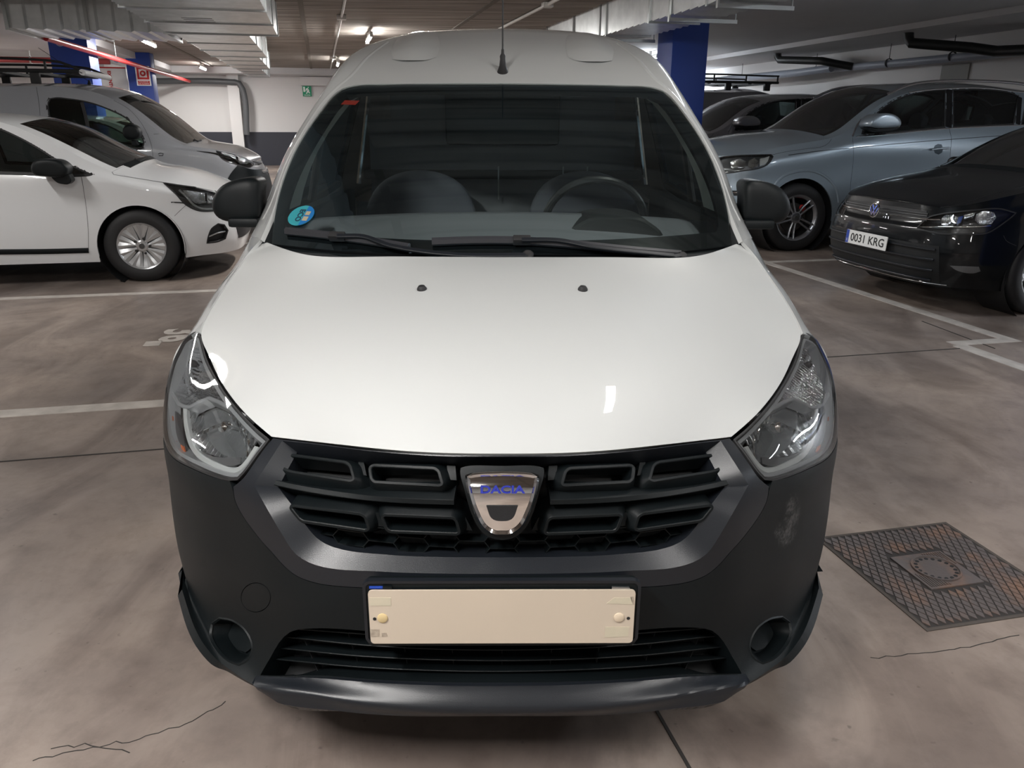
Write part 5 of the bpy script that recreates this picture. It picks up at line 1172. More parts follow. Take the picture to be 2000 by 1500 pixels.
    for uv in wn:
        for v_ in (uv, K.mir(uv)):
            g = patch('side_window', B, inset(v_, .001), gm, o, h=.08, off=-.006, flange=0)
            P, Nn = B.ev(v_[:, 0], v_[:, 1], -.004), B.nrm(v_[:, 0], v_[:, 1]); ribbon('window_seal', P, Nn, [(-.014, -.01), (-.014, .004), (.014, .004), (.014, -.01)], RUB, g, closed=True)
    K.wheels = []
    for s in wheels:
        for sg in (1, -1): K.wheels.append(wheel('wheel', K.P(s, sg * (cols[6][1] - wwid / 2 - .018), R), G2W((0, -sg * 1., 0)), R, wwid, rim, spokes, o, wmat, style))
        for sg in (1, -1):
            MB().lathe([(-.30, R * arch + .01), (0.03, R * arch + .008)], K.P(s, sg * (cols[6][1] - .05), R), G2W((0, -sg * 1., 0)), 30).build('wheel_arch_liner', M_BLK, o)
    # floor pan, cabin
    a0 = cols[3][0]; mb = MB(); w0 = cols[6][1]; zc = belt[len(belt) // 2][1]
    def lbox(mb, s0, s1, w_0, w_1, z0, z1, bev=0.):
        mb.box((min(nose - d * s0, nose - d * s1), min(c - w_0, c - w_1), z0), (max(nose - d * s0, nose - d * s1), max(c - w_0, c - w_1), z1), GMn, bev); return mb
    K.lbox = lbox
    f0, f1 = wheels[0], wheels[-1]; rr = R * arch + .03
    lbox(mb, .25, f0 - rr, -w0 * .75, w0 * .75, sillz + .03, .55); lbox(mb, f0 - rr, f0 + rr, -w0 * .5, w0 * .5, sillz + .03, .6); lbox(mb, f0 + rr, f1 - rr, -w0 * .93, w0 * .93, sillz + .02, .30); lbox(mb, f1 - rr, f1 + rr, -w0 * .5, w0 * .5, sillz + .03, .5); lbox(mb, f1 + rr, L - .15, -w0 * .7, w0 * .7, sillz + .05, .5)
    mb.build('floor_pan', M_BLK, o, smooth=False)
    sc_ = cols[cowl][2]
    lbox(MB(), sc_ + .12, sc_ + .5, -w0 * .82, w0 * .82, .6, cols[cowl][4] - .03, .04).build('dashboard', INTD, o)
    if seats:
        for ss in (sc_ + 1.25, sc_ + 2.15):
            if ss > L - .8: continue
            for sx in (-.36, .36):
                zt = cols[cowl][4] + .10; M = frame_at(K.P(ss, sx, 0), G2W((d * 1., 0, .15)))
                st_ = pebble(MB(), smooth([(-.24, .35), (-.25, zt - .2), (-.17, zt), (.17, zt), (.25, zt - .2), (.24, .35)], .06), M, .14, .05, .02).build('seat', SEAT, o)
                pebble(MB(), smooth([(-.11, zt + .03), (-.12, zt + .15), (-.07, zt + .19), (.07, zt + .19), (.12, zt + .15), (.11, zt + .03)], .04), M, .09, .03, .01).build('headrest', SEAT, st_)
    return K
def seam(K, px, S=None, w=.003, name='panel_gap', m=None, off=.0, sm=True, up=.0008):
    S = S or K.B; P, Nn = path(S, px, off, 6, sm=sm); return ribbon(name, P, Nn, [(-w / 2, -.006), (-w / 2, up), (w / 2, up), (w / 2, -.006)], m or M_BLK, K.root)
def strip_on(K, px, w, name, m, S=None, h=.006, off=0., parent=None, sm=True):
    S = S or K.B; P, Nn = path(S, px, off, 6, sm=sm); return ribbon(name, P, Nn, [(-w / 2, -.01), (-w / 2, h * .5), (-w / 4, h), (w / 4, h), (w / 2, h * .5), (w / 2, -.01)], m, parent or K.root)
def blob_on(K, px, name, m, h=.02, off=.004, parent=None, S=None, flange=.008, sm=True, step=5):
    S = S or K.B; uv = S.inv(smooth(px, step) if sm else dens(px, step), off); return patch(name, S, uv, m, parent or K.root, h=h, off=off, flange=flange)
def pmirror(K, px, y, depth, m, name='door_mirror', r=.03, dome=.03, parent=None):
    """mirror housing traced in the photo, standing at garage plane gy=y"""
    q = np.array([GPX(a, b, y=y) for a, b in smooth(px, 4)]); M = GMn @ np.array(Matrix.Translation((0, y, 0)) @ Matrix.Rotation(PI / 2, 4, 'X')); p2 = xf(np.linalg.inv(M), G2W(q))[:, :2]
    return pebble(MB(), p2, M, depth, r, dome).build(name, m, parent or K.root, sharp=60)
def reflamp(K, px, name='headlight', lens=True, deep=.035, S=None, uv=None, m=None):
    S = S or K.B; uv = S.inv(smooth(px, 4)) if uv is None else uv
    h = patch(name, S, uv, m or mat('lamp_inside', (.05, .05, .052), .3, .5), K.root, h=.03, off=-deep, flange=0); P, Nn = S.ev(uv[:, 0], uv[:, 1], 0), S.nrm(uv[:, 0], uv[:, 1])
    Q = S.ev(uv[:, 0], uv[:, 1], -deep); n = len(P); mesh('housing_wall', np.concatenate([P, Q]), [[i, (i + 1) % n, n + (i + 1) % n, n + i] for i in range(n)], RUB, h)
    ribbon('seal', P, Nn, [(-.005, -.008), (-.005, .003), (.005, .003), (.005, -.008)], RUB, h, closed=True)
    if lens: patch('lens', S, uv, CLEAR, h, h=.04, off=.002, flange=0)
    return h
def bowl(K, h, px, m, deep=.02, off=-.01, S=None, uv=None, name='reflector', bulb=True):
    S = S or K.B; uv = S.inv(smooth(px, 4), off) if uv is None else uv; c = uv.mean(0); sc = np.abs(uv - c).max(0)
    patch(name, S, uv, m, h, h=.008, off=off, flange=.004, offfn=lambda u, v: -deep * np.clip(1 - ((u - c[0]) / sc[0]) ** 2 - ((v - c[1]) / sc[1]) ** 2, 0, 1))
CHS = chrome_facets('small_reflector', 40, 'X', .6, .12)
ALLOY = mat('silver_alloy', (.55, .56, .57), .28, .75); ALLOYD = mat('grey_alloy', (.30, .31, .33), .25, .85)
WP = mat('hatch_white_paint', (.72, .73, .74), .3, coat=1., coatr=.03)
GP = mat('grey_van_paint', (.30, .31, .33), .3, coat=1., coatr=.03)
QP = mat('blue_grey_metallic', (.29, .35, .40), .36, .5, coat=1., coatr=.03)
SP = mat('silver_grey_metallic', (.30, .30, .32), .34, .6, coat=1., coatr=.03)
BP = mat('black_car_paint', (.004, .005, .006), .3, coat=.55, coatr=.02, spec=.12)
DP = mat('dark_grey_van_paint', (.16, .16, .17), .35, coat=1.)
# ---------------------------------------------------------------- white hatchback, left
CC = [(0, 0, .05, 0, .735, .735), (.01, .35, .07, .33, .735, .745), (.06, .58, .12, .54, .74, .765), (.18, .74, .24, .70, .785, .815), (.38, .83, .42, .76, .83, .90), (.61, .87, .61, .79, .868, .955), (.85, .89, .85, .80, .905, 1.0), (1.05, .895, 1.03, .79, .96, 1.045), (1.25, .895, 1.25, .75, 1.065, 1.16), (1.5, .895, 1.5, .69, 1.195, 1.30), (1.8, .895, 1.8, .61, 1.335, 1.40), (2.1, .895, 2.1, .58, 1.395, 1.445), (2.6, .89, 2.6, .57, 1.40, 1.45), (3.2, .88, 3.2, .56, 1.36, 1.40), (3.65, .84, 3.65, .55, 1.25, 1.29), (3.88, .74, 3.85, .55, 1.08, 1.11), (4.0, .5, 3.95, .40, .99, 1.01), (4.05, 0, 3.98, 0, .98, .98)]
HL = [(319, 357), (345, 361), (375, 365), (412, 369), (428, 378), (432, 400), (424, 411), (405, 413), (385, 411), (363, 400), (344, 380)]
FG = [(404, 475), (408, 458), (413, 447), (426, 437), (438, 439), (445, 450), (440, 466), (425, 472)]
K = car('hatchback', 'white five-door hatchback parked at the left, nearest the picture edge', 'car', -.76, 8.52, 1, CC, [(0, .62), (.6, .78), (1.05, .88), (1.8, .925), (3.2, .95), (4, .9)], WP, (.86, 3.44), .318, .205, 9, 'wide', ALLOY, 7, 10,
        [('px', [(182, 341), (150, 327), (112, 311), (75, 288), (37, 267), (0, 251), (-60, 239), (-128, 236), (-132, 336), (-60, 338), (0, 338), (63, 340), (120, 343)]), ('sz', [(2.95, .97), (2.93, 1.33), (3.3, 1.30), (3.5, 1.15), (3.42, 1.0)])], (.30, .34, .33), sillz=.19, tail=(13, 14), arch=1.13, wwid=.2, holes=[HL, FG])
hatch = K.root
seam(K, [(150, 324), (158, 343), (164, 375), (169, 410), (172, 445), (173, 494)]); seam(K, [(341, 422), (352, 411), (363, 401)]); seam(K, [(209, 320), (222, 341), (260, 347), (322, 357)], w=.004)
seam(K, [(-128, 237), (-134, 336), (-140, 400), (-132, 500)])
strip_on(K, [(-130, 495), (0, 492), (90, 491), (173, 489)], .045, 'door_protection_strip', PLAS, h=.012)
h = reflamp(K, HL); bowl(K, h, [(356, 371), (375, 372), (400, 377), (402, 396), (385, 398), (370, 388)], CHS); bowl(K, h, [(404, 377), (424, 382), (426, 398), (406, 397)], CHS)
strip_on(K, [(350, 371), (365, 385), (378, 400), (392, 407), (424, 408)], .02, 'light_strip', mat('pale_strip', (.55, .56, .56), .3, .3), off=-.012, parent=h)
h2 = reflamp(K, None, uv=K.mir(K.holes[0])); g = reflamp(K, FG, 'fog_lamp', False, .04, m=M_BLK); strip_on(K, [(408, 462), (425, 455), (440, 452)], .012, 'fog_lamp_bar', ALLOY, off=-.02, parent=g, h=.004); reflamp(K, None, 'fog_lamp', False, .04, uv=K.mir(K.holes[1]), m=M_BLK)
gz = K.sz([(.02, .60), (.03, .36), (.14, .36), (.10, .60)], .4)
c_ = K.B.ku[-1] / 2; kv = K.B.kv
fg = np.array([(c_ + a, b) for a, b in dens([(-.52, kv[3] + .02), (.52, kv[3] + .02), (.46, kv[4] - .03), (-.46, kv[4] - .03)], .04)]); gr = patch('grille', K.B, fg, M_BLK, K.root, h=.05, off=.004, flange=.01)
for k in range(3):
    v = kv[3] + .04 + k * .035; uu = np.linspace(c_ - .46, c_ + .46, 24); ribbon('grille_bar', K.B.ev(uu, uu * 0 + v, .006), K.B.nrm(uu, uu * 0 + v), rect(.008, -.004, .006), CHROME, gr)
fg = np.array([(c_ + a, b) for a, b in dens([(-.55, kv[1]), (.55, kv[1]), (.62, kv[2] - .02), (-.62, kv[2] - .02)], .04)]); lg = patch('lower_grille', K.B, fg, M_BLK, K.root, h=.05, off=.004, flange=.01)
uu = np.linspace(c_ - .3, c_ + .3, 4)
P0 = K.B.ev([c_], [kv[2] - .05], .012)[0]; n0 = G2W((1, 0, 0)); Mp = frame_at(P0, n0); MB().prism(rrect(.26, .055, .008), 0, .006, Mp).build('number_plate', mat('plate_white', (.75, .75, .73), .4), K.root, sharp=30)
mo = pmirror(K, [(61, 318), (68, 313), (90, 311), (118, 314), (133, 325), (132, 342), (118, 347), (100, 345), (66, 343), (60, 334)], 7.44, .16, PLAS); MB().prism([(0, 0), (1, 0), (1, 1)], 0, 0, np.eye(4))
q = np.array([GPX(a, b, y=7.46) for a, b in [(98, 345), (134, 340), (140, 354), (132, 361), (112, 358)]]); M = GMn @ np.array(Matrix.Translation((0, 7.46, 0)) @ Matrix.Rotation(PI / 2, 4, 'X')); pebble(MB(), xf(np.linalg.inv(M), G2W(q))[:, :2], M, .12, .012, 0).build('mirror_foot', PLAS, mo)
strip_on(K, [(262, 312), (272, 316), (284, 310)], .012, 'wiper', RUB, S=K.T, h=.015)
K.T and patch('cowl_panel', K.T, uvrect(K.T, 14, K.T.ku[7] - .05, K.T.ku[7] + .02, K.T.kv[-1] * .12, K.T.kv[-1] * .88), PLAS, K.root, h=.05, off=.003, flange=.004)
for (s, z) in ((1.95, .80), (2.95, .83)):
    uv = K.sz([(s, z), (s + .16, z), (s + .16, z + .03), (s, z + .03)]); patch('door_handle', K.B, uv, WP, K.root, h=.03, off=.02, flange=.03)
# ---------------------------------------------------------------- grey van with roof rack, left
KC = [(0, 0, .10, 0, .90, .90), (.02, .35, .13, .32, .90, .93), (.07, .58, .18, .54, .92, .96), (.17, .74, .30, .68, .985, 1.03), (.35, .83, .45, .74, 1.03, 1.085), (.6, .87, .65, .78, 1.07, 1.12), (.9, .885, .9, .805, 1.105, 1.16), (1.15, .89, 1.15, .80, 1.24, 1.37), (1.35, .89, 1.35, .755, 1.42, 1.53), (1.62, .89, 1.62, .70, 1.61, 1.69), (1.9, .89, 1.9, .66, 1.705, 1.765), (2.4, .89, 2.4, .645, 1.745, 1.80), (3.2, .885, 3.2, .635, 1.74, 1.80), (3.85, .87, 3.85, .62, 1.72, 1.78), (4.08, .80, 4.05, .56, 1.64, 1.67), (4.15, .4, 4.1, .35, 1.6, 1.62), (4.17, 0, 4.11, 0, 1.6, 1.6)]
HK = [(419, 287), (430, 288), (450, 291), (466, 295), (482, 303), (492, 314), (496, 322), (488, 327), (474, 325), (460, 321), (436, 312), (425, 300)]
K2 = car('compact_van', 'grey panel van with black roof rack, behind the white hatchback', 'van', -.68, 11.2, 1, KC, [(0, .80), (.6, .98), (.9, 1.02), (1.8, 1.06), (4, 1.08)], GP, (.86, 3.55), .32, .19, 7, 'single', STEEL, 6, 9,
         [('px', [(93, 200), (97, 192), (110, 190), (125, 191), (175, 199), (212, 212), (250, 232), (270, 255), (282, 278), (280, 288), (266, 291), (220, 289), (150, 284), (104, 277), (98, 240)])], (.45, .55, .50), sillz=.2, seats=True, holes=[HK])
K2r = K2.root
seam(K2, [(71, 170), (76, 200), (79, 240), (82, 330)]); seam(K2, [(222, 196), (250, 212), (272, 235), (286, 258), (296, 285), (299, 312), (298, 340)]); seam(K2, [(300, 262), (330, 262), (345, 272), (390, 276), (419, 287)], w=.004)
h = reflamp(K2, HK); bowl(K2, h, [(432, 296), (445, 293), (458, 298), (462, 310), (450, 313), (438, 306)], CHS); bowl(K2, h, [(464, 300), (478, 304), (488, 314), (484, 322), (468, 319)], CHS); reflamp(K2, None, uv=K2.mir(K2.holes[0]))
blob_on(K2, [(464, 323), (497, 331), (512, 330), (522, 340), (528, 352), (528, 372), (520, 392), (500, 400), (470, 398), (448, 392), (438, 372), (447, 345)], 'bumper', PLAS, .04, .012, flange=.02)
kv = K2.B.kv; c_ = K2.B.ku[-1] / 2
fg = np.array([(c_ + a, b) for a, b in dens([(-1.1, .0), (1.1, .0), (1.1, kv[2] + .06), (.6, kv[3]), (-.6, kv[3]), (-1.1, kv[2] + .06)], .05)]); patch('lower_bumper', K2.B, fg, PLAS, K2.root, h=.06, off=.010, flange=.015)
for k in range(2):
    v = kv[3] + .07 + k * .05; uu = np.linspace(c_ - .42, c_ + .42, 20); ribbon('grille_bar', K2.B.ev(uu, uu * 0 + v, .004), K2.B.nrm(uu, uu * 0 + v), rect(.02, -.004, .012, .004), CHROME if k else M_BLK, K2.root)
strip_on(K2, [(309, 301), (313, 299), (319, 300), (318, 304), (310, 304)], .008, 'side_repeater', AMBER if False else RUB, h=.004)
strip_on(K2, [(160, 200), (170, 240), (178, 286)], .035, 'window_divider', RUB, off=-.004, h=.008)
pmirror(K2, [(240, 250), (246, 244), (258, 243), (268, 248), (273, 258), (272, 268), (262, 273), (246, 272), (240, 264)], 10.12, .16, PLAS); pmirror(K2, [(256, 274), (266, 274), (270, 283), (258, 286)], 10.18, .1, PLAS, 'mirror_foot', .01, 0)
ab = K2.P(2.02, 0, 1.775); am = MB().lathe([(-.02, .03), (.01, .028), (.05, .014), (.07, .006), (.07, 0)], ab, (0, 0, 1), 14).build('aerial', RUB, K2.root); MB().tube([ab + [0, 0, .05], ab + G2W((-.50, 0, 0)) + [0, 0, .42]], .003, 6).build('aerial_rod', RUB, am)
strip_on(K2, [(378, 273), (386, 277), (392, 275)], .02, 'wiper', RUB, S=K2.T, h=.015)
def rack(K, s0, s1, zb, w=.60):
    rk = bpy.data.objects.new('roof_rack', None); COL.objects.link(rk); rk.parent = K.root; INV[rk.name] = INV[K.root.name]
    for sg in (1, -1):
        mb = MB(); mb.tube([K.P(s0, sg * w, zb + .09), K.P(s0 + .04, sg * w, zb + .11), K.P(s1, sg * w, zb + .11)], .022, 8); mb.build('lower_rail', M_BLK, rk)
        MB().tube(smooth([K.P(s0 + .02, sg * w, zb + .12)[:3], K.P(s0 + .22, sg * w, zb + .205)[:3], K.P(s0 + .35, sg * w, zb + .22)[:3], K.P(s1, sg * w, zb + .22)[:3]], .1, False), .014, 8).build('upper_rail', M_BLK, rk)
        for k in range(4):
            s = s0 + .38 + k * (s1 - s0 - .4) / 3; MB().tube([K.P(s, sg * w, zb + .1), K.P(s, sg * w, zb + .22)], .014, 6).build('rail_post', M_BLK, rk)
        for k in range(3):
            s = s0 + .5 + k * (s1 - s0 - .7) / 2; K.lbox(MB(), s - .05, s + .05, sg * w - .03, sg * w + .03, zb - .03, zb + .09, .01).build('rack_foot', M_BLK, rk)
    for k in range(6):
        s = s0 + .15 + k * (s1 - s0 - .3) / 5; K.lbox(MB(), s - .03, s + .03, -w, w, zb + .08, zb + .11).build('cross_bar', M_BLK, rk)
    MB().tube([K.P(s0 - .0, -w - .02, zb + .10), K.P(s0 - .0, w + .02, zb + .10)], .034, 12).build('white_roller', mat('roller_white', (.72, .72, .72), .4), rk)
    return rk
rack(K2, 1.93, 4.0, 1.80)
# ---------------------------------------------------------------- blue-grey estate SUV, right
QC = [(0, 0, .12, 0, 1.03, 1.03), (.02, .4, .15, .36, 1.03, 1.06), (.08, .66, .22, .62, 1.04, 1.09), (.2, .82, .34, .74, 1.05, 1.165), (.4, .91, .55, .82, 1.08, 1.22), (.7, .955, .8, .86, 1.14, 1.26), (1.0, .975, 1.1, .87, 1.185, 1.29), (1.35, .98, 1.4, .865, 1.23, 1.32), (1.65, .98, 1.6, .84, 1.30, 1.415), (1.85, .98, 1.8, .80, 1.425, 1.55), (2.1, .98, 2.05, .76, 1.59, 1.69), (2.4, .98, 2.35, .72, 1.705, 1.80), (2.8, .98, 2.8, .70, 1.765, 1.855), (3.5, .98, 3.5, .69, 1.785, 1.87), (4.2, .97, 4.2, .67, 1.74, 1.82), (4.8, .92, 4.75, .63, 1.60, 1.66), (5.0, .75, 4.92, .55, 1.35, 1.38), (5.08, .4, 4.98, .38, 1.2, 1.2), (5.09, 0, 5.0, 0, 1.2, 1.2)]
HQ = [(1397, 316), (1406, 308), (1425, 305), (1460, 303), (1506, 302), (1510, 306), (1502, 319), (1485, 328), (1450, 334), (1416, 338), (1405, 335)]
QW = [('px', [(1684, 262), (1692, 243), (1710, 222), (1735, 203), (1760, 190), (1790, 181), (1838, 175), (1847, 175), (1846, 249), (1800, 254), (1740, 259)]), ('px', [(1861, 175), (1910, 174), (1945, 176), (1975, 181), (1990, 187), (1980, 243), (1930, 246), (1861, 249)]), ('px', [(2004, 190), (2040, 193), (2075, 203), (2095, 235), (2060, 241), (1994, 244)])]
K3 = car('estate_suv', 'blue-grey metallic four-by-four behind the black hatchback', 'car', 4.12, 9.08, -1, QC, [(0, .90), (.6, 1.0), (1.2, 1.10), (1.7, 1.19), (2.5, 1.26), (4.5, 1.30)], QP, (1.05, 4.05), .375, .255, 5, 'double', ALLOYD, 7, 11, QW, (.30, .36, .36), sillz=.26, tail=(14, 15), arch=1.16, wwid=.27, holes=[HQ])
suv = K3.root
seam(K3, [(1665, 268), (1667, 295), (1665, 330), (1662, 352), (1660, 380)]); seam(K3, [(1854, 172), (1854, 251), (1858, 268), (1856, 300), (1855, 360)])
seam(K3, [(1540, 303), (1600, 295), (1665, 289), (1760, 280), (1857, 272), (1925, 267), (2040, 260)], w=.006, up=.002); seam(K3, [(1506, 303), (1532, 297), (1572, 291), (1612, 284), (1624, 272), (1628, 257)], w=.004)
strip_on(K3, [(1665, 267), (1675, 243), (1700, 217), (1727, 199), (1762, 184), (1812, 173), (1860, 170), (1925, 170), (1990, 175), (2060, 186)], .018, 'window_surround', mat('satin_chrome', (.5, .5, .52), .22, 1.), off=.002, h=.008)
strip_on(K3, [(1672, 267), (1740, 261), (1850, 251), (1930, 247), (2040, 243)], .014, 'belt_trim', mat('satin_chrome', (.5, .5, .52), .22, 1.), off=.002, h=.006)
for sg in (1, -1):
    P = np.array([K3.P(s, sg * w, z) for s, w, z in ((2.15, .72, 1.70), (2.4, .715, 1.80), (2.7, .70, 1.845), (3.4, .69, 1.865), (4.1, .67, 1.83), (4.4, .66, 1.76))]); MB().tube(smooth(P, .1, False), .016, 8).build('roof_rail', mat('satin_chrome', (.5, .5, .52), .22, 1.), K3.root)
h = reflamp(K3, HQ, m=mat('lamp_grey_inside', (.16, .165, .17), .3, .6)); bowl(K3, h, [(1462, 314), (1474, 308), (1482, 314), (1480, 326), (1468, 329), (1461, 323)], CHS); bowl(K3, h, [(1425, 316), (1445, 309), (1458, 315), (1455, 330), (1430, 332)], CHS); bowl(K3, h, [(1484, 310), (1503, 305), (1498, 317), (1484, 325)], mat('pale_lens', (.6, .6, .58), .35)); reflamp(K3, None, uv=K3.mir(K3.holes[0]))
strip_on(K3, [(1410, 331), (1430, 333), (1445, 333)], .012, 'light_strip', mat('pale_strip', (.55, .56, .56), .3, .3), off=-.006, parent=h)
mo = pmirror(K3, [(1697, 247), (1702, 234), (1712, 225), (1727, 221), (1744, 223), (1757, 230), (1761, 242), (1760, 248), (1740, 249), (1712, 250)], 7.98, .2, QP); pmirror(K3, [(1695, 249), (1725, 250), (1761, 247), (1756, 253), (1735, 257), (1710, 257)], 8.0, .16, PLAS, 'mirror_foot', .012, 0, mo); pmirror(K3, [(1714, 248), (1735, 247), (1759, 245), (1759, 248), (1735, 250), (1714, 251)], 7.965, .01, CHROME, 'mirror_strip', .003, 0, mo)
blob_on(K3, [(1826, 284), (1832, 281), (1839, 282), (1842, 290), (1840, 298), (1833, 302), (1826, 299), (1823, 291)], 'handle_cup', mat('cup_shade', (.06, .075, .09), .3, .7), .02, .001, flange=.002); strip_on(K3, [(1817, 292), (1834, 290), (1852, 289)], .024, 'door_handle', QP, h=.03, off=.004)
kv = K3.B.kv; c_ = K3.B.ku[-1] / 2
fg = np.array([(c_ + a, b) for a, b in dens([(-.38, kv[1]), (.38, kv[1]), (.42, kv[4]), (-.42, kv[4])], .05)]); gg = patch('grille', K3.B, fg, M_BLK, K3.root, h=.05, off=.006, flange=.01)
P, Nn = K3.B.ev(fg[:, 0], fg[:, 1], .006), K3.B.nrm(fg[:, 0], fg[:, 1]); ribbon('grille_surround', P, Nn, [(-.012, 0), (-.012, .01), (.012, .01), (.012, 0)], CHROME, gg, closed=True)
blob_on(K3, [(1424, 372), (1458, 373), (1458, 383), (1425, 382)], 'side_intake', M_BLK, .03, .004); strip_on(K3, [(1425, 376), (1440, 376), (1456, 377)], .014, 'daylight_strip', CHROME, off=.006)
strip_on(K3, [(1513, 362), (1520, 352), (1532, 343), (1556, 335), (1580, 333), (1604, 340), (1622, 354), (1634, 372), (1638, 395)], .03, 'arch_lip', QP, off=-.004, h=.012)
strip_on(K3, [(1640, 432), (1700, 425), (1850, 405), (2000, 380)], .06, 'sill_cladding', PLAS, off=.0, h=.012)
strip_on(K3, [(1854, 175), (1854, 212), (1853, 249)], .075, 'door_pillar', GLOSSB, h=.004); strip_on(K3, [(1992, 190), (1988, 243)], .06, 'door_pillar', GLOSSB, h=.004)
for w_ in K3.wheels[:1]: MB().box((0, 0, 0), (.001, .001, .001)); cc = K3.P(1.05 + .10, .84, .375 + .10); MB().rbox((cc[0], cc[1], cc[2]), (.10, .05, .07), 0).build('brake_caliper', M_RED, w_)
# ---------------------------------------------------------------- black hatchback, right
VC = [(0, 0, .07, 0, .80, .80), (.015, .36, .09, .34, .80, .81), (.06, .60, .14, .56, .795, .825), (.16, .75, .25, .68, .82, .86), (.34, .84, .42, .755, .865, .92), (.6, .875, .62, .79, .91, .965), (.9, .89, .9, .80, .955, 1.01), (1.15, .895, 1.15, .79, .995, 1.06), (1.4, .895, 1.4, .74, 1.12, 1.2), (1.7, .895, 1.7, .67, 1.28, 1.35), (2.0, .895, 2.0, .61, 1.385, 1.43), (2.5, .895, 2.5, .59, 1.42, 1.465), (3.2, .89, 3.2, .57, 1.39, 1.43), (3.75, .86, 3.75, .55, 1.27, 1.31), (4.05, .75, 4.0, .52, 1.05, 1.07), (4.2, .45, 4.12, .4, .98, 1.0), (4.25, 0, 4.15, 0, .98, .98)]
HV = [(1791, 446), (1800, 436), (1813, 425), (1838, 418), (1870, 414), (1910, 410), (1950, 408), (1984, 416), (1975, 424), (1962, 434), (1945, 446), (1928, 455), (1880, 457), (1834, 456), (1810, 451)]
VW = [('sz', [(1.62, 1.0), (1.72, 1.16), (2.0, 1.335), (2.3, 1.37), (2.52, 1.37), (2.55, 1.0)]), ('sz', [(2.65, 1.0), (2.63, 1.365), (3.1, 1.34), (3.45, 1.2), (3.5, 1.02)])]
K4 = car('hatchback', 'black hatchback at the right with number plate 0031 KRG', 'car', 4.36, 5.76, -1, VC, [(0, .66), (.6, .82), (1.15, .92), (1.8, .96), (4, .98)], BP, (.90, 3.52), .318, .21, 5, 'single', ALLOY, 7, 10, VW, (.42, .50, .47), sillz=.19, tail=(13, 14), holes=[HV])
bk = K4.root
h = reflamp(K4, HV, m=mat('lamp_inside', (.05, .05, .052), .3, .5)); bowl(K4, h, [(1838, 428), (1846, 420), (1862, 418), (1871, 425), (1866, 438), (1850, 442), (1838, 438)], CHS, .025); bowl(K4, h, [(1907, 418), (1925, 411), (1942, 414), (1947, 424), (1936, 438), (1914, 438), (1904, 430)], CHS, .025); bowl(K4, h, [(1882, 420), (1906, 414), (1900, 426), (1884, 428)], CHS, .01)
strip_on(K4, [(1795, 443), (1840, 443), (1900, 443), (1935, 441)], .012, 'light_strip', CHROME, off=-.008, parent=h, h=.004)
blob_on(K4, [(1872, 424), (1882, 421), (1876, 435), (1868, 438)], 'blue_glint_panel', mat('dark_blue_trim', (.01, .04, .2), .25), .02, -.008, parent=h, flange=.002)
reflamp(K4, None, uv=K4.mir(K4.holes[0]))
c_ = K4.B.ku[-1] / 2; kv = K4.B.kv
def vrow(v, a0, a1, off, w, nm, m, hh=.008, par=None, n=24):
    uu = np.linspace(c_ + a0, c_ + a1, n); return ribbon(nm, K4.B.ev(uu, uu * 0 + v, off), K4.B.nrm(uu, uu * 0 + v), rect(w, -.006, hh, .002), m, par or K4.root)
P0 = GPX(1709, 410, x=4.345); M = frame_at(G2W(P0 - [.004, 0, 0]), G2W((-1, 0, .12)))
zb_ = P0[2]
def rowv(z):
    vv = np.linspace(kv[2], kv[-1], 80); Z = K4.B.ev(vv * 0 + c_, vv)[:, 2]; return vv[np.argmin(np.abs(Z - z))]
ug = patch('upper_grille', K4.B, np.array([(c_ + a, b) for a, b in dens([(-.50, rowv(zb_ - .045)), (.50, rowv(zb_ - .045)), (.48, rowv(zb_ + .035)), (-.48, rowv(zb_ + .035))], .04)]), M_BLK, K4.root, h=.04, off=.003, flange=.004)
vrow(rowv(zb_ - .03), -.60, .60, .004, .007, 'grille_strip', CHROME, .008, ug); vrow(rowv(zb_ + .012), -.50, .50, .004, .010, 'grille_slat', PLAS2, .006, ug); vrow(rowv(zb_ - .008), -.50, .50, .004, .010, 'grille_slat', PLAS2, .006, ug)
em = MB(); em.lathe([(-.004, .058), (.006, .060), (.008, .056), (.006, .052), (0, .052)], M[:3, 3], M[:3, 2], 32); badge4 = em.build('emblem', CHROME, K4.root)
for pts in ([(-.026, .040), (0, -.001), (.026, .040)], [(-.045, .018), (-.018, -.042), (0, -.004), (.018, -.042), (.045, .018)]):
    q = xf(M, np.array([[a, b, .004] for a, b in dens(pts, .01, False)])); ribbon('emblem_letter', q, np.tile(M[:3, 2], (len(q), 1)), rect(.010, -.003, .003), CHROME, badge4)
pc = GPX(1692.5, 468, x=4.33); Mp = frame_at(G2W(pc + np.array([-.004, 0, 0])), G2W((-1, .0, .06)))
pl = MB().prism(rrect(.26, .055, .006), 0, .006, Mp).build('number_plate', mat('plate_white', (.75, .75, .73), .4), K4.root, sharp=30); MB().prism([(-.259, -.053), (-.222, -.053), (-.222, .053), (-.259, .053)], .006, .0065, Mp).build('plate_band', mat('plate_blue', (.01, .05, .35), .4), pl, smooth=False)
text('plate_characters', '0031 KRG', .092, Mp @ np.array(Matrix.Translation((.018, -.004, .0066))), mat('plate_ink', (.012, .012, .013), .5), pl, .0004, .0014, width=.425)
text('plate_country', 'E', .03, Mp @ np.array(Matrix.Translation((-.241, -.03, .0067))), mat('plate_white', (.75, .75, .73), .4), pl, .0003)
vb0, vb1 = kv[0] + .05, rowv(.36)
for k in range(4): vrow(vb0 + (vb1 - vb0) * k / 3.4, -.64, .64, .003, .016, 'lower_grille_bar', PLAS2, .014)
lg = patch('lower_grille', K4.B, np.array([(c_ + a, b) for a, b in dens([(-.70, kv[0] + .03), (.70, kv[0] + .03), (.66, rowv(.37)), (-.66, rowv(.37))], .04)]), mat('grille_void', (.004, .005, .006), .7), K4.root, h=.04, off=.002, flange=.004)
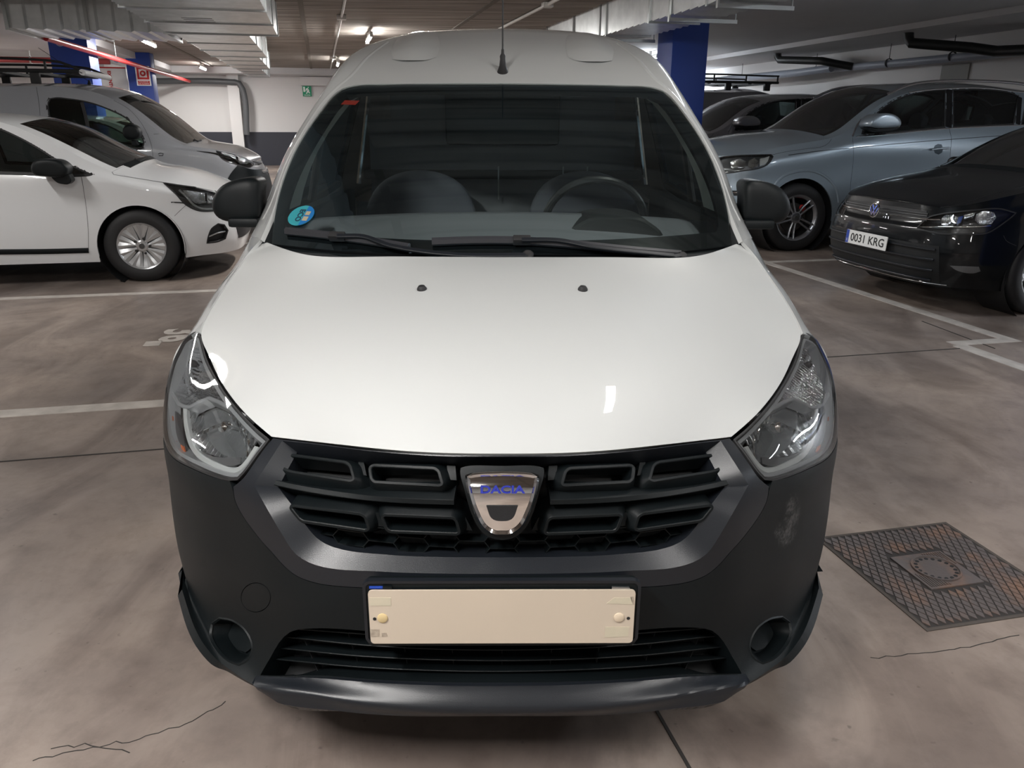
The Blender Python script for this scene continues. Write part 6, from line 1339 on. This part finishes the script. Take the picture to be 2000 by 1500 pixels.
vrow(kv[0] + .02, -.75, .75, .003, .006, 'lower_chrome_line', CHROME, .004)
blob_on(K4, [(1855, 519), (1880, 520), (1912, 521), (1915, 530), (1900, 534), (1868, 528)], 'fog_lamp', mat('lamp_grey_inside', (.16, .165, .17), .3, .6), .02, .003)
strip_on(K4, [(1654, 396), (1700, 401), (1766, 404), (1820, 410)], .004, 'panel_gap', M_BLK, h=.002)
strip_on(K4, [(1838, 409), (1892, 394), (1946, 377), (2000, 365)], .004, 'panel_gap', M_BLK, S=K4.T, h=.002)
patch('cowl_panel', K4.T, uvrect(K4.T, 14, K4.T.ku[7] - .06, K4.T.ku[7] + .02, K4.T.kv[-1] * .10, K4.T.kv[-1] * .90), PLAS, K4.root, h=.05, off=.003, flange=.004)
for sg in (1, -1):
    p = [(-.09, -.05), (-.10, .03), (-.05, .06), (.06, .055), (.10, .01), (.08, -.05)]; M_ = frame_at(K4.P(1.55, sg * .99, 1.03), G2W((-1, 0, 0))); pebble(MB(), smooth(p, .03), M_, .15, .03, .02).build('door_mirror', BP, K4.root, sharp=60)
seam(K4, [(1960, 460), (1965, 470), (1985, 480)], w=.004)
# ---------------------------------------------------------------- further vehicles, copies of the above with their own paint
def recolour(o, a, b):
    for ch in [o] + list(o.children_recursive):
        if ch.type == 'MESH':
            for i, s in enumerate(ch.material_slots):
                if s.material == a: s.link = 'OBJECT'; s.material = b
def place(src, name, label, dx, dy, flip=False, cat='car', group=None):
    c = copy_tree(src); c.name = name; c['label'] = label; c['category'] = cat
    p = G2W(np.array([dx, dy, 0.])); rot = GM @ Matrix.Rotation(PI, 4, 'Z') if flip else None
    M = src.matrix_basis.copy(); M = Matrix.Translation(Vector(p)) @ M
    if flip: loc = M.translation.copy(); M = Matrix.Translation(loc) @ M.to_3x3().to_4x4() @ Matrix.Rotation(PI, 4, 'Z')
    c.matrix_basis = M; return c
c = place(suv, 'estate_suv', 'silver-grey people carrier behind the blue-grey four-by-four', .62, 4.1); recolour(c, QP, SP)
for ch in list(c.children):
    if ch.name.startswith(('roof_rail', 'belt_trim')):
        for q in list(ch.children_recursive): bpy.data.objects.remove(q)
        bpy.data.objects.remove(ch)
c = place(K2r, 'compact_van', 'dark grey van with roof rack, farthest of the vehicles at the right', 0, 4.95, True, 'van'); recolour(c, GP, DP); c.location += Vector(G2W(np.array([9.45, 0, 0.]))); c.scale = (1.25, 1.1, 1.13)
c = place(hatch, 'hatchback', 'white car seen through the window of the grey van', -.64, 6.4)
bpy.context.view_layer.update()
